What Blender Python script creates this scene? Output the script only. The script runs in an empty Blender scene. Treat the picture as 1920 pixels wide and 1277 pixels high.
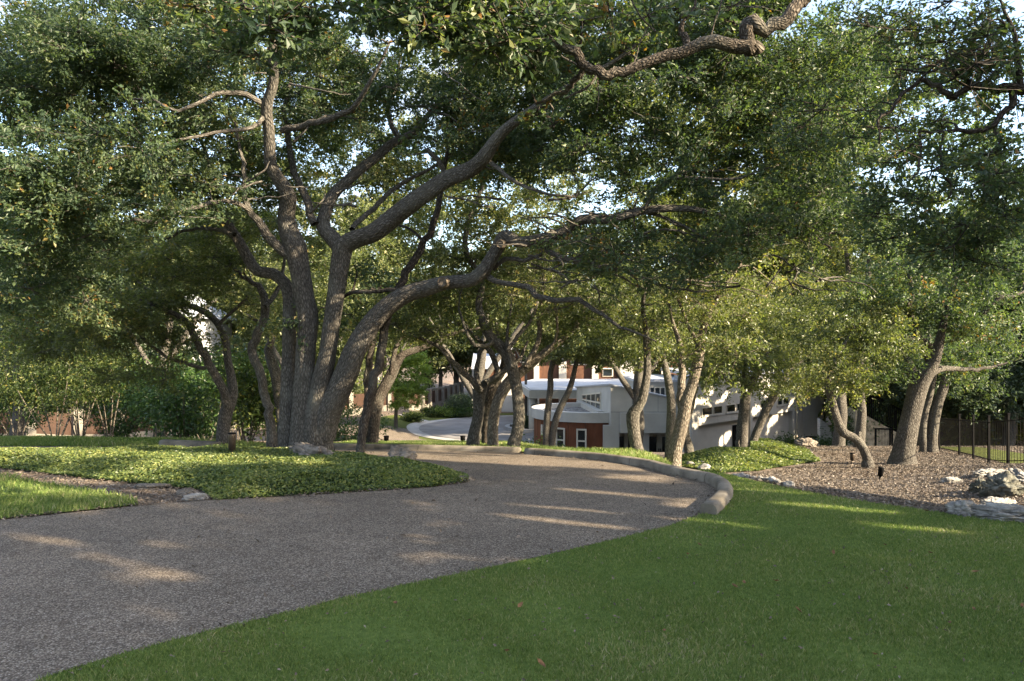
import bpy, bmesh, math, random
import numpy as np
from mathutils import Vector
from mathutils.geometry import delaunay_2d_cdt
random.seed(7); RNG = np.random.default_rng(11)
SC = bpy.context.scene; COL = SC.collection
F = 1400.0; CX = 960.0; CY = 638.5; EYE = 1.7
rad = math.radians
# ------------------------------------------------------------------ terrain
def prof(pts):
    ys = np.arange(-40, 200, .05); z = np.interp(ys, [p[0] for p in pts], [p[1] for p in pts])
    k = np.exp(-.5*(np.arange(-50, 51)*.05/.6)**2); k /= k.sum()
    zp = np.pad(z, 50, mode='edge'); return ys, np.convolve(zp, k, 'valid')
PB = prof([(-40,1.2),(-10,.25),(0,0),(7,0),(9,-.02),(10,-.05),(11,-.09),(12,-.13),(13,-.2),(14,-.31),(15,-.44),(16,-.57),(18,-.82),(20,-1.05),
           (22,-1.3),(24,-1.85),(30,-3.2),(36,-4.5),(44,-5.4),(50,-5.7),(200,-5.7)])
PR = prof([(-40,1.2),(-10,.25),(0,0),(5,-.1),(8,-.32),(9,-.45),(11,-.68),(14,-.95),(18,-1.25),(22,-1.6),(26,-1.97),(28,-2.35),(30,-2.7),(36,-4.1),(44,-5.2),(50,-5.5),(200,-5.0)])
PL = prof([(-40,1.2),(-10,.25),(0,0),(7,0),(9,-.02),(10,-.05),(11,-.09),(12,-.13),(13,-.2),(14,-.31),(15,-.44),(16,-.57),(20,-1.05),(24,-1.5),(30,-2.35),
           (36,-3.25),(47,-4.8),(60,-5.0),(200,-4.9)])
def sstep(a, b, x):
    t = np.clip((np.asarray(x, float)-a)/(b-a), 0, 1); return t*t*(3-2*t)
def H(x, y):
    x = np.asarray(x, float); y = np.asarray(y, float)
    b = np.interp(y, *PB); r = np.interp(y, *PR); l = np.interp(y, *PL)
    s = np.minimum((x-2.75)*.783+(y-9.6)*.623, (x-2.0)*.9)
    wr = sstep(0, 1.3, s); wl = sstep(-7, -12, x)
    z = b*(1-wr)+r*wr; z = z*(1-wl)+l*wl
    # swell of the right garden bank towards the fence
    zc = 1.7-y*np.interp(x/np.maximum(y, 1), [-.06,0,.03,.1,.17,.3], [.134,.138,.1445,.1555,.1615,.1615])
    z = np.where(x/np.maximum(y, 1) < .32, z+(np.minimum(z, zc)-z)*sstep(12.3, 14.5, y)*(1-sstep(24, 32, y)), z)
    z = z + .35*sstep(6, 10, x)*sstep(6, 10, y)*(1-sstep(13, 18, y))
    return z
def h1(x, y): return float(H(x, y))
def ray(px, py): return (px-CX)/F, (CY-py)/F
def W(px, py, d):
    a, b = ray(px, py); return Vector((a*d, d, EYE+b*d))
def gp(px, py, dmax=120):
    a, b = ray(px, py); ds = np.arange(1.5, dmax, .02)
    f = EYE+b*ds-H(a*ds, ds); i = int(np.argmax(f < 0)) if (f < 0).any() else len(ds)-1
    return float(a*ds[i]), float(ds[i])
# ------------------------------------------------------------------ object helpers
def mesh_np(name, verts, faces_flat, nper, mat, parent=None, smooth=False, fattr=None, vattr=None):
    me = bpy.data.meshes.new(name); nv = len(verts); nf = len(faces_flat)//nper
    me.vertices.add(nv); me.vertices.foreach_set('co', np.asarray(verts, np.float32).ravel())
    me.loops.add(nf*nper); me.loops.foreach_set('vertex_index', np.asarray(faces_flat, np.int32))
    me.polygons.add(nf); me.polygons.foreach_set('loop_start', np.arange(nf, dtype=np.int32)*nper)
    me.polygons.foreach_set('use_smooth', np.full(nf, bool(smooth)))
    for k, v in (fattr or {}).items():
        a = me.attributes.new(k, 'FLOAT', 'FACE'); a.data.foreach_set('value', np.asarray(v, np.float32))
    for k, v in (vattr or {}).items():
        a = me.attributes.new(k, 'FLOAT_VECTOR', 'POINT'); a.data.foreach_set('vector', np.asarray(v, np.float32).ravel())
    me.update(calc_edges=True); me.validate()
    return link(name, me, mat, parent)
def link(name, me, mat, parent=None):
    o = bpy.data.objects.new(name, me); COL.objects.link(o)
    if mat is not None: me.materials.append(mat)
    if parent is not None: o.parent = parent
    return o
def tag(o, label=None, cat=None, group=None, kind=None):
    if label: o['label'] = label
    if cat: o['category'] = cat
    if group: o['group'] = group
    if kind: o['kind'] = kind
    return o
def thing(name, label, cat, group=None, loc=(0,0,0)):
    o = bpy.data.objects.new(name, None); COL.objects.link(o); o.empty_display_size = .2
    o.location = loc; return tag(o, label, cat, group)
class MB:
    """collects boxes, prisms and tubes, links them as one mesh (world coordinates, origin at o)"""
    def __init__(s): s.bm = bmesh.new()
    def poly(s, pts): return s.bm.faces.new([s.bm.verts.new(p) for p in pts])
    def prism(s, plan, z0, z1):
        """plan counter-clockwise; z0, z1 numbers or lists per corner"""
        n = len(plan); a = z0 if hasattr(z0, '__len__') else [z0]*n; b = z1 if hasattr(z1, '__len__') else [z1]*n
        lo = [s.bm.verts.new((p[0], p[1], a[i])) for i, p in enumerate(plan)]
        hi = [s.bm.verts.new((p[0], p[1], b[i])) for i, p in enumerate(plan)]
        s.bm.faces.new(lo[::-1]); s.bm.faces.new(hi)
        for i in range(n):
            j = (i+1) % n; s.bm.faces.new([lo[i], lo[j], hi[j], hi[i]])
    def box(s, x0, x1, y0, y1, z0, z1): s.prism([(x0,y0),(x1,y0),(x1,y1),(x0,y1)], z0, z1)
    def wallbox(s, p, q, z0, z1, t0, t1, z0b=None, z1b=None):
        """box along p->q (plan), between offsets t0..t1 to its right-hand side; other end may have other heights"""
        d = Vector((q[0]-p[0], q[1]-p[1])).normalized(); n = Vector((d.y, -d.x))
        P = [(p[0]+n.x*t1, p[1]+n.y*t1), (q[0]+n.x*t1, q[1]+n.y*t1), (q[0]+n.x*t0, q[1]+n.y*t0), (p[0]+n.x*t0, p[1]+n.y*t0)]
        a0 = z0; b0 = z0 if z0b is None else z0b; a1 = z1; b1 = z1 if z1b is None else z1b
        s.prism(P, [a0, b0, b0, a0], [a1, b1, b1, a1])
    def tube(s, pts, rs, n=10, cap=True):
        rings = []; pts = [Vector(p) for p in pts]; up = None
        for i, p in enumerate(pts):
            t = (pts[min(i+1, len(pts)-1)]-pts[max(i-1, 0)]).normalized()
            if up is None: up = t.orthogonal().normalized()
            up = (up-t*up.dot(t)).normalized(); v = t.cross(up)
            r = rs[i] if hasattr(rs, '__len__') else rs
            rings.append([s.bm.verts.new(p+(up*math.cos(2*math.pi*k/n)+v*math.sin(2*math.pi*k/n))*r) for k in range(n)])
        for a, b in zip(rings, rings[1:]):
            for k in range(n): s.bm.faces.new([a[k], a[(k+1) % n], b[(k+1) % n], b[k]])
        if cap: s.bm.faces.new(rings[0][::-1]); s.bm.faces.new(rings[-1])
    def build(s, name, mat, parent=None, smooth=False, bevel=0):
        bmesh.ops.recalc_face_normals(s.bm, faces=s.bm.faces)
        if bevel:
            es = [e for e in s.bm.edges if len(e.link_faces) == 2 and e.calc_face_angle(0) > .6]
            bmesh.ops.bevel(s.bm, geom=es, offset=bevel, segments=2, affect='EDGES', profile=.6)
        me = bpy.data.meshes.new(name); s.bm.to_mesh(me); s.bm.free()
        if smooth:
            for p in me.polygons: p.use_smooth = True
        return link(name, me, mat, parent)
def recentre(root, kids, loc):
    """children were built in world coordinates: move the thing's origin to loc"""
    root.location = loc
    for k in kids: k.location = (-loc[0], -loc[1], -loc[2])
# ------------------------------------------------------------------ materials
def nodes(name):
    m = bpy.data.materials.new(name); m.use_nodes = True; nt = m.node_tree; nt.nodes.clear()
    out = nt.nodes.new('ShaderNodeOutputMaterial'); return m, nt, out
def N(nt, typ, **kw):
    n = nt.nodes.new(typ)
    for k, v in kw.items():
        if k.startswith('_'): setattr(n, k[1:], v)
        else:
            n.inputs[k.replace('__', ' ')].default_value = v
    return n
def ramp(nt, fac, stops, interp='LINEAR'):
    r = nt.nodes.new('ShaderNodeValToRGB'); r.color_ramp.interpolation = interp; e = r.color_ramp.elements
    while len(e) < len(stops): e.new(.5)
    for i, (p, c) in enumerate(stops):
        e[i].position = p; e[i].color = (*c, 1) if len(c) == 3 else c
    nt.links.new(fac, r.inputs[0]); return r.outputs[0]
def mixc(nt, fac, a, b, mode='MIX'):
    m = nt.nodes.new('ShaderNodeMix'); m.data_type = 'RGBA'; m.blend_type = mode
    for s, v in ((m.inputs[0], fac), (m.inputs[6], a), (m.inputs[7], b)):
        if hasattr(v, 'is_output'): nt.links.new(v, s)
        elif hasattr(v, '__len__'): s.default_value = (*v, 1) if len(v) == 3 else v
        else: s.default_value = v
    return m.outputs[2]
def pos(nt): return nt.nodes.new('ShaderNodeNewGeometry').outputs['Position']
def noise(nt, vec, scale, detail=4, rough=.6):
    n = N(nt, 'ShaderNodeTexNoise', Scale=scale, Detail=detail, Roughness=rough); nt.links.new(vec, n.inputs['Vector']); return n.outputs['Fac']
def scaled(nt, vec, s):
    m = nt.nodes.new('ShaderNodeVectorMath'); m.operation = 'MULTIPLY'; nt.links.new(vec, m.inputs[0]); m.inputs[1].default_value = s; return m.outputs[0]
def princ(nt, out, col, rough=.8, bump=None, bstr=.3, bdist=.01, spec=.3, metal=0):
    p = nt.nodes.new('ShaderNodeBsdfPrincipled'); p.inputs['Roughness'].default_value = rough
    p.inputs['Specular IOR Level'].default_value = spec; p.inputs['Metallic'].default_value = metal
    if hasattr(col, 'is_output'): nt.links.new(col, p.inputs['Base Color'])
    else: p.inputs['Base Color'].default_value = (*col, 1)
    if bump is not None:
        b = nt.nodes.new('ShaderNodeBump'); b.inputs['Strength'].default_value = bstr; b.inputs['Distance'].default_value = bdist
        nt.links.new(bump, b.inputs['Height']); nt.links.new(b.outputs[0], p.inputs['Normal'])
    nt.links.new(p.outputs[0], out.inputs[0]); return p
def simple(name, c, rough=.7, var=.12, scale=3, spec=.3, bumpscale=60, bstr=.15, metal=0):
    m, nt, out = nodes(name); P = pos(nt); f = noise(nt, P, scale, 5)
    d = tuple(v*(1-2*var) for v in c); l = tuple(min(1, v*(1+2*var)) for v in c)
    princ(nt, out, ramp(nt, f, [(.3, d), (.7, l)]), rough, noise(nt, P, bumpscale, 3), bstr, .004, spec, metal); return m
def leafmat(name, stops, trans=.35, tcol=None, rough=.45, spec=.35):
    m, nt, out = nodes(name)
    a = N(nt, 'ShaderNodeAttribute', _attribute_name='rnd'); c = ramp(nt, a.outputs['Fac'], stops)
    p = princ(nt, out, c, rough, spec=spec)
    t = nt.nodes.new('ShaderNodeBsdfTranslucent')
    nt.links.new(mixc(nt, 1.0, c, tcol or (1.5, 1.6, .6), 'MULTIPLY'), t.inputs[0])
    mx = nt.nodes.new('ShaderNodeMixShader'); mx.inputs[0].default_value = trans
    nt.links.new(p.outputs[0], mx.inputs[1]); nt.links.new(t.outputs[0], mx.inputs[2]); nt.links.new(mx.outputs[0], out.inputs[0]); return m
M = {}
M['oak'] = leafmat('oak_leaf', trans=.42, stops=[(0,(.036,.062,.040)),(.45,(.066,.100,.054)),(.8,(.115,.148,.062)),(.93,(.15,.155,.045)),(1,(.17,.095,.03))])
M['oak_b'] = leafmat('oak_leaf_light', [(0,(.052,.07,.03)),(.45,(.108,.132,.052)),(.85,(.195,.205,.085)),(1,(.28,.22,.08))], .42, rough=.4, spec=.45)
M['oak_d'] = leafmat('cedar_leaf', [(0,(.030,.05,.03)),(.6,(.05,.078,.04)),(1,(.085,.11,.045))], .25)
M['bright'] = leafmat('bright_leaf', [(0,(.022,.04,.014)),(.5,(.045,.07,.02)),(.85,(.13,.145,.035)),(1,(.26,.2,.045))], .45)
M['lime'] = leafmat('lime_leaf', [(0,(.10,.16,.035)),(.5,(.18,.25,.06)),(1,(.27,.31,.09))], .45)
M['gold'] = leafmat('gold_leaf', [(0,(.15,.14,.04)),(.5,(.27,.24,.07)),(1,(.4,.34,.12))], .45)
M['shrub'] = leafmat('shrub_leaf', [(0,(.025,.05,.018)),(.6,(.05,.095,.025)),(1,(.10,.15,.035))], .3, rough=.35)
M['cover'] = leafmat('cover_leaf', [(0,(.05,.08,.036)),(.5,(.125,.165,.055)),(.85,(.225,.245,.075)),(1,(.33,.3,.12))], .35, rough=.4)
M['blade'] = leafmat('grass_blade', [(0,(.08,.13,.035)),(.45,(.155,.215,.058)),(.75,(.225,.262,.095)),(.9,(.32,.295,.16)),(1,(.42,.37,.25))], .3, (1.2,1.3,.6), rough=.5, spec=.25)
M['litter'] = leafmat('leaf_litter', [(0,(.06,.047,.036)),(.4,(.12,.096,.075)),(.75,(.2,.165,.133)),(1,(.33,.29,.245))], .1, (1,1,.8), rough=.8)
M['chip'] = leafmat('pale_chips', [(0,(.09,.075,.062)),(.6,(.19,.165,.14)),(1,(.36,.33,.295))], .0, rough=.9, spec=.1)
def barkmat(name, dark, mid, light, vs=(46, 46, 9), vv=(40, 40, 13), lich=.35):
    m, nt, out = nodes(name)
    a = N(nt, 'ShaderNodeAttribute', _attribute_name='bark'); v = a.outputs['Vector']
    fu = noise(nt, scaled(nt, v, vs), 1, 4, .6)
    vo = N(nt, 'ShaderNodeTexVoronoi', _feature='DISTANCE_TO_EDGE', Scale=1); nt.links.new(scaled(nt, v, vv), vo.inputs['Vector'])
    big = noise(nt, v, 2.2, 3); fine = noise(nt, v, 90, 2)
    vr = ramp(nt, vo.outputs[0], [(0,(0,0,0)),(.35,(1,1,1))])
    hgt = mixc(nt, .5, fu, vr)
    c = ramp(nt, hgt, [(.18, dark), (.5, mid), (.85, light)])
    c = mixc(nt, ramp(nt, big, [(.5,(0,0,0)),(.75,(lich,)*3)]), c, (.22,.215,.18))
    c = mixc(nt, .35, c, ramp(nt, fine, [(.2,(.25,.25,.25)),(.8,(1.2,1.2,1.2))]), 'MULTIPLY')
    princ(nt, out, c, .9, hgt, .9, .025, .15); return m
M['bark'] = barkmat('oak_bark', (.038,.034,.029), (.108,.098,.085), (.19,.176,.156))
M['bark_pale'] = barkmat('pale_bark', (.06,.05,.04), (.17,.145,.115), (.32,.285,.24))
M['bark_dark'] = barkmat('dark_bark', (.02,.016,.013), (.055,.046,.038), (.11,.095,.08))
M['bark_lichen'] = barkmat('lichen_bark', (.025,.02,.016), (.10,.083,.066), (.2,.175,.145), (75,75,26), (60,60,30), .75)
def m_drive():
    m, nt, out = nodes('exposed_aggregate'); P = pos(nt)
    v = N(nt, 'ShaderNodeTexVoronoi', Scale=100); nt.links.new(P, v.inputs['Vector'])
    v2 = N(nt, 'ShaderNodeTexVoronoi', Scale=150); nt.links.new(P, v2.inputs['Vector'])
    sep = nt.nodes.new('ShaderNodeSeparateColor'); nt.links.new(v.outputs['Color'], sep.inputs[0])
    c = ramp(nt, sep.outputs[0], [(0,(.105,.087,.071)),(.3,(.16,.132,.106)),(.55,(.212,.177,.141)),(.8,(.275,.234,.19)),(1,(.39,.35,.30))])
    edge = ramp(nt, v.outputs['Distance'], [(.25,(1,1,1)),(.75,(.3,.28,.26))])
    c = mixc(nt, .85, c, edge, 'MULTIPLY')
    big = noise(nt, P, .9, 5, .7); c = mixc(nt, .55, c, ramp(nt, big, [(.25,(.5,.49,.48)),(.75,(1.35,1.3,1.24))]), 'MULTIPLY')
    st = noise(nt, P, 6, 4); c = mixc(nt, .3, c, ramp(nt, st, [(.32,(.5,.48,.46)),(.5,(1.08,1.08,1.08))]), 'MULTIPLY')
    princ(nt, out, c, .85, v.outputs['Distance'], .5, -.006, .2); return m
M['drive'] = m_drive()
def m_ground():
    m, nt, out = nodes('mulch_soil'); P = pos(nt)
    v = N(nt, 'ShaderNodeTexVoronoi', Scale=26); nt.links.new(scaled(nt, P, (1, 1.6, 1)), v.inputs['Vector'])
    sep = nt.nodes.new('ShaderNodeSeparateColor'); nt.links.new(v.outputs['Color'], sep.inputs[0])
    c = ramp(nt, sep.outputs[1], [(0,(.07,.057,.046)),(.5,(.135,.113,.094)),(.85,(.20,.175,.15)),(1,(.34,.32,.3))])
    b = noise(nt, P, .5, 4); c = mixc(nt, ramp(nt, b, [(.4,(0,0,0)),(.65,(.7,.7,.7))]), c, mixc(nt, sep.outputs[0], (.09,.055,.033), (.17,.105,.065)))
    princ(nt, out, c, .95, noise(nt, P, 30, 4), .8, .03, .1); return m
M['ground'] = m_ground()
def m_green(name, a, b, c3):
    m, nt, out = nodes(name); P = pos(nt); f = noise(nt, P, 22, 6, .75); g = noise(nt, P, .8, 4)
    c = ramp(nt, f, [(.3, a), (.55, b), (.8, c3)]); c = mixc(nt, .45, c, ramp(nt, g, [(.3,(.6,.65,.6)),(.7,(1.3,1.2,1.1))]), 'MULTIPLY')
    princ(nt, out, c, .95, noise(nt, P, 120, 3), .8, .02, .1); return m
M['turf'] = m_green('turf', (.07,.105,.028), (.125,.18,.045), (.2,.215,.085))
M['turf_dry'] = m_green('turf_dry', (.05,.06,.02), (.09,.11,.03), (.16,.14,.06))
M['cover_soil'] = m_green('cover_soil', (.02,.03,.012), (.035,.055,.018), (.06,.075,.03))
def m_rock(name, lo, hi, k=1):
    m, nt, out = nodes(name); P = pos(nt); f = noise(nt, P, 5, 8, .7); g = noise(nt, scaled(nt, P, (3,3,14)), 1.5, 5)
    c = ramp(nt, f, [(.3, lo), (.52, tuple((a+b)/2 for a, b in zip(lo, hi))), (.72, hi)])
    c = mixc(nt, .6, c, ramp(nt, g, [(.35,(.35,.34,.33)),(.55,(1.1,1.1,1.08))]), 'MULTIPLY')
    princ(nt, out, c, .95, f, .9, .05, .15); return m
M['rock'] = m_rock('limestone', (.10,.095,.088), (.44,.425,.4))
M['rock_mossy'] = m_rock('mossy_limestone', (.035,.038,.025), (.2,.195,.17))
M['rock_tan'] = m_rock('tan_limestone', (.10,.082,.066), (.3,.265,.23))
M['kerb'] = simple('kerb_concrete', (.175,.155,.127), .9, .3, 2.6, .15, 70, .8)
M['concrete'] = simple('pale_concrete', (.32,.31,.30), .85, .08, 1.5)
M['court'] = simple('court_paving', (.19,.18,.175), .85, .12, .7, .2, 40, .3)
M['stucco'] = simple('white_stucco', (.5,.48,.44), .9, .05, 1.2, .2, 40, .2)
M['stucco_cream'] = simple('cream_stucco', (.6,.53,.42), .9, .06, 1.2)
M['roofwhite'] = simple('white_roof', (.43,.44,.46), .7, .08, .8)
M['roofgrey'] = simple('metal_roof', (.4,.42,.46), .5, .06, 1)
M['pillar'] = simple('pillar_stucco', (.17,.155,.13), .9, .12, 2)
M['frame'] = simple('window_frame', (.62,.57,.48), .5, .04, 2)
M['black'] = simple('black_iron', (.004,.004,.0045), .75, .1, 5, .1)
M['bronze'] = simple('bronze_metal', (.11,.085,.065), .45, .15, 20, .5, 60, .1, .6)
M['acgrey'] = simple('ac_grey', (.12,.13,.14), .6, .1, 5)
M['stone'] = simple('stone_wall', (.34,.29,.22), .9, .25, 6, .15, 15, .6)
M['debris'] = simple('roof_gravel', (.2,.19,.18), .95, .45, 7, .1, 12, .8)
M['line'] = simple('shadow_joint', (.25,.25,.25), .9)
M['woodpost'] = simple('weathered_wood', (.34,.3,.25), .9, .2, 6)
def m_corten(name, a, b, seam):
    m, nt, out = nodes(name); P = pos(nt)
    f = noise(nt, scaled(nt, P, (1,1,.3)), 3, 6, .7); c = ramp(nt, f, [(.3, a), (.7, b)])
    princ(nt, out, c, .6, noise(nt, P, 30, 3), .2, .004, .3); return m
M['corten'] = m_corten('rust_panel', (.12,.042,.02), (.22,.078,.037), .6)
M['corten_dk'] = m_corten('dark_rust_panel', (.075,.036,.022), (.15,.072,.043), .6)
def m_glass():
    m, nt, out = nodes('window_glass'); p = princ(nt, out, (.012,.016,.016), .04, spec=.8); return m
M['glass'] = m_glass()
def m_brick():
    m, nt, out = nodes('grey_brick'); P = pos(nt)
    b = N(nt, 'ShaderNodeTexBrick', Scale=1.0, Color1=(.42,.41,.39,1), Color2=(.32,.31,.3,1), Mortar=(.5,.49,.47,1))
    b.inputs['Brick Width'].default_value = .3; b.inputs['Row Height'].default_value = .1; b.inputs['Mortar Size'].default_value = .012
    mp = nt.nodes.new('ShaderNodeMapping'); mp.inputs['Rotation'].default_value = (rad(90), 0, 0); nt.links.new(P, mp.inputs[0]); nt.links.new(mp.outputs[0], b.inputs['Vector'])
    princ(nt, out, b.outputs[0], .9); return m
M['brick'] = m_brick()
# ------------------------------------------------------------------ light, sky, camera
SUN_EL = rad(25); SH = Vector((.9, -.43)).normalized()           # horizontal direction towards the sun
SUND = Vector((SH.x*math.cos(SUN_EL), SH.y*math.cos(SUN_EL), math.sin(SUN_EL)))
w = bpy.data.worlds.new('World'); SC.world = w; w.use_nodes = True; nt = w.node_tree; nt.nodes.clear()
sky = nt.nodes.new('ShaderNodeTexSky'); sky.sky_type = 'NISHITA'; sky.sun_disc = False; sky.sun_elevation = SUN_EL
sky.sun_rotation = math.atan2(SUND.x, SUND.y); sky.air_density = 1.0; sky.dust_density = 2.0; sky.ozone_density = 1.0
bg = nt.nodes.new('ShaderNodeBackground'); bg.inputs[1].default_value = .135
wo = nt.nodes.new('ShaderNodeOutputWorld'); nt.links.new(bg.outputs[0], wo.inputs[0])
tc = nt.nodes.new('ShaderNodeTexCoord'); cl = noise(nt, scaled(nt, tc.outputs['Generated'], (1.6,1.6,3.2)), 1.6, 6, .6)
nt.links.new(mixc(nt, ramp(nt, cl, [(.42,(0,0,0)),(.62,(.85,.85,.85))]), sky.outputs[0], (1.8,1.9,2.1)), bg.inputs[0])
sl = bpy.data.lights.new('sun', 'SUN'); sl.energy = 5.0; sl.angle = rad(.55); sl.color = (1, .83, .58)
so = bpy.data.objects.new('sun', sl); COL.objects.link(so); so.rotation_euler = (-SUND).to_track_quat('-Z', 'Y').to_euler(); so.location = (30,-20,30)
cd = bpy.data.cameras.new('camera'); cd.sensor_width = 36; cd.lens = F/1920*36; cd.clip_end = 2000
cam = bpy.data.objects.new('camera', cd); COL.objects.link(cam); cam.location = (0, 0, EYE); cam.rotation_euler = (rad(90), 0, 0); SC.camera = cam
SC.view_settings.view_transform = 'Standard'; SC.view_settings.look = 'None'; SC.view_settings.exposure = 2.3; SC.view_settings.gamma = 1
SC.render.engine = 'CYCLES'
try:
    SC.cycles.max_bounces = 7; SC.cycles.diffuse_bounces = 3; SC.cycles.glossy_bounces = 2; SC.cycles.transmission_bounces = 4
    SC.cycles.use_denoising = True; SC.cycles.denoiser = 'OPENIMAGEDENOISE'; SC.cycles.caustics_reflective = False; SC.cycles.sample_clamp_indirect = 6
except Exception: pass
# ------------------------------------------------------------------ ground sheets
def grid_axis(lo, hi, step, far, nfar):
    a = np.arange(lo, hi+1e-6, step); g = np.geomspace(1, 1+far, nfar)-1
    return np.concatenate([lo-g[1:][::-1], a, hi+g[1:]])
xs = np.concatenate([-32-(np.geomspace(1, 700, 26)-1)[1:][::-1], np.arange(-32, -10, .5), np.arange(-10, 12, .2), np.arange(12, 32.1, .5), 32.1+(np.geomspace(1, 700, 26)-1)[1:]])
ys = np.concatenate([-20-(np.geomspace(1, 400, 16)-1)[1:][::-1], np.arange(-20, 0, .5), np.arange(0, 26, .2), np.arange(26, 90, .5), 90+(np.geomspace(1, 900, 26)-1)])
GX, GY = np.meshgrid(xs, ys); GZ = H(GX, GY)
nx, ny = len(xs), len(ys); I = np.arange(nx*ny).reshape(ny, nx)
fc = np.stack([I[:-1,:-1], I[:-1,1:], I[1:,1:], I[1:,:-1]], -1).reshape(-1)
tag(mesh_np('ground', np.stack([GX, GY, GZ], -1).reshape(-1, 3), fc, 4, M['ground'], smooth=True), kind='structure')
def inside(poly, x, y):
    px = np.array([p[0] for p in poly]); py = np.array([p[1] for p in poly]); r = np.zeros(len(x), bool); j = len(px)-1
    for i in range(len(px)):
        c = ((py[i] > y) != (py[j] > y)) & (x < (px[j]-px[i])*(y-py[i])/(py[j]-py[i]+1e-12)+px[i]); r ^= c; j = i
    return r
def edge_dist(poly, x, y):
    d = np.full(len(x), 1e9)
    for (ax, ay), (bx, by) in zip(poly, list(poly[1:])+[poly[0]]):
        L = (bx-ax)**2+(by-ay)**2+1e-9; t = np.clip(((x-ax)*(bx-ax)+(y-ay)*(by-ay))/L, 0, 1)
        d = np.minimum(d, np.hypot(x-ax-t*(bx-ax), y-ay-t*(by-ay)))
    return d
def dense(poly, step, wob=0):
    out = []
    for (ax, ay), (bx, by) in zip(poly, list(poly[1:])+[poly[0]]):
        n = max(1, int(math.hypot(bx-ax, by-ay)/step))
        for k in range(n):
            t = k/n; out.append((ax+(bx-ax)*t+random.uniform(-wob, wob), ay+(by-ay)*t+random.uniform(-wob, wob)))
    return out
def sheet(name, poly, mat, off, step=.3, hump=0, humpw=1.0, wob=0, kind='structure'):
    b = dense(poly, step, wob); n = len(b)
    x0, x1 = min(p[0] for p in b), max(p[0] for p in b); y0, y1 = min(p[1] for p in b), max(p[1] for p in b)
    gx, gy = np.meshgrid(np.arange(x0, x1, step), np.arange(y0, y1, step)); gx = gx.ravel(); gy = gy.ravel()
    k = inside(b, gx, gy); gx, gy = gx[k], gy[k]; k = edge_dist(b, gx, gy) > step*.35; gx, gy = gx[k], gy[k]
    vs = [Vector(p) for p in b]+[Vector(p) for p in zip(gx, gy)]
    r = delaunay_2d_cdt(vs, [(i, (i+1) % n) for i in range(n)], [], 1, 1e-4)
    V = np.array([(v.x, v.y) for v in r[0]]); Fs = np.array([f for f in r[2] if len(f) == 3], np.int32)
    z = H(V[:,0], V[:,1])+off
    if hump: z = z+hump*sstep(0, humpw, edge_dist(b, V[:,0], V[:,1]))
    o = mesh_np(name, np.column_stack([V, z]), Fs.ravel(), 3, mat, smooth=True)
    return tag(o, kind=kind)
LAWN_EDGE = [gp(*p) for p in ((80,1277),(233,1229),(400,1185),(567,1145),(639,1125),(840,1083),(1000,1050),(1150,1015),(1250,990),(1311,967))]
KERB_R = [gp(*p) for p in ((1311,967),(1337,943),(1345,928),(1338,915),(1320,906),(1283,898),(1241,888),(1202,877),(1129,866),(1072,860),(982,853))]
KERB_L = [gp(*p) for p in ((970,850),(900,848),(800,845.5),(700,843.5),(616,842))]
ISL_F = [gp(*p) for p in ((887,900),(880,906),(808,916),(655,926),(480,936),(388,940),(250,952),(0,978))]
ISL_B = [gp(*p) for p in ((721,869),(775,880),(852,887),(887,898))]
ISL = ISL_F+[(-8.5,5.6),(-12.5,4.6),(-16,6),(-18,10.8)]+[(-12,11.6),(-8,11.9),(-5.2,12.0),(-3.3,11.9)]+ISL_B
OUT = [(-14,-7),(-5,-1.5),(-3.2,1.6)]+LAWN_EDGE+KERB_R[1:]+KERB_L+[(-4.6,14.4),(-7,15.0),(-12,15.2),(-20,15.2),(-26,14.6)]
DRIVE = OUT+[(-26,11.6),(-18,10.9)]+[(-12,11.6),(-8,11.9),(-5.2,12.0),(-3.3,11.9)]+ISL_B+ISL_F+[(-8.5,5.6),(-12.5,4.6),(-18,3.2),(-18,-7)]
sheet('driveway', DRIVE, M['drive'], .012, .3)
LEDGE = [(2.72,9.75),gp(1470,918),gp(1600,942),gp(1760,965),gp(1920,985),(6.0,5.0),(7.2,2.0),(8,-4)]
def offset_line(line, t):
    out = []
    for i, p in enumerate(line):
        a = line[max(i-1,0)]; b = line[min(i+1,len(line)-1)]; d = Vector((b[0]-a[0], b[1]-a[1])).normalized()
        out.append((p[0]+d.y*t, p[1]-d.x*t))
    return out
KO = offset_line(KERB_R, .16); KLO = offset_line(KERB_L, .16)
LAWN = [(-13,-7),(-4.9,-1.6),(-3.1,1.6)]+[(p[0]+.02, p[1]-.02) for p in LAWN_EDGE]+[KO[1],KO[2],KO[3],KO[4],KO[5],(2.55,10.15)]+LEDGE
sheet('lawn', LAWN, M['turf'], .02, .25)
BANK = [KO[10],KO[9],KO[8],KO[7],KO[6],(2.3,10.9),(2.6,12.2),(3.3,15),(3.2,22),(2,27),(-3,27),(-4.6,23),(-4.2,14.6)]+KLO[::-1]
sheet('grass_bank', BANK, M['turf'], .02, .3)
VERGE = [(-4.9,15.2),(-7,15.3),(-12,15.5),(-26,15.5),(-28,20),(-12,20.5),(-8,18.2),(-5.4,16.4)]
sheet('grass_verge', VERGE, M['turf'], .02, .35, .12, 1.2)
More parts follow.
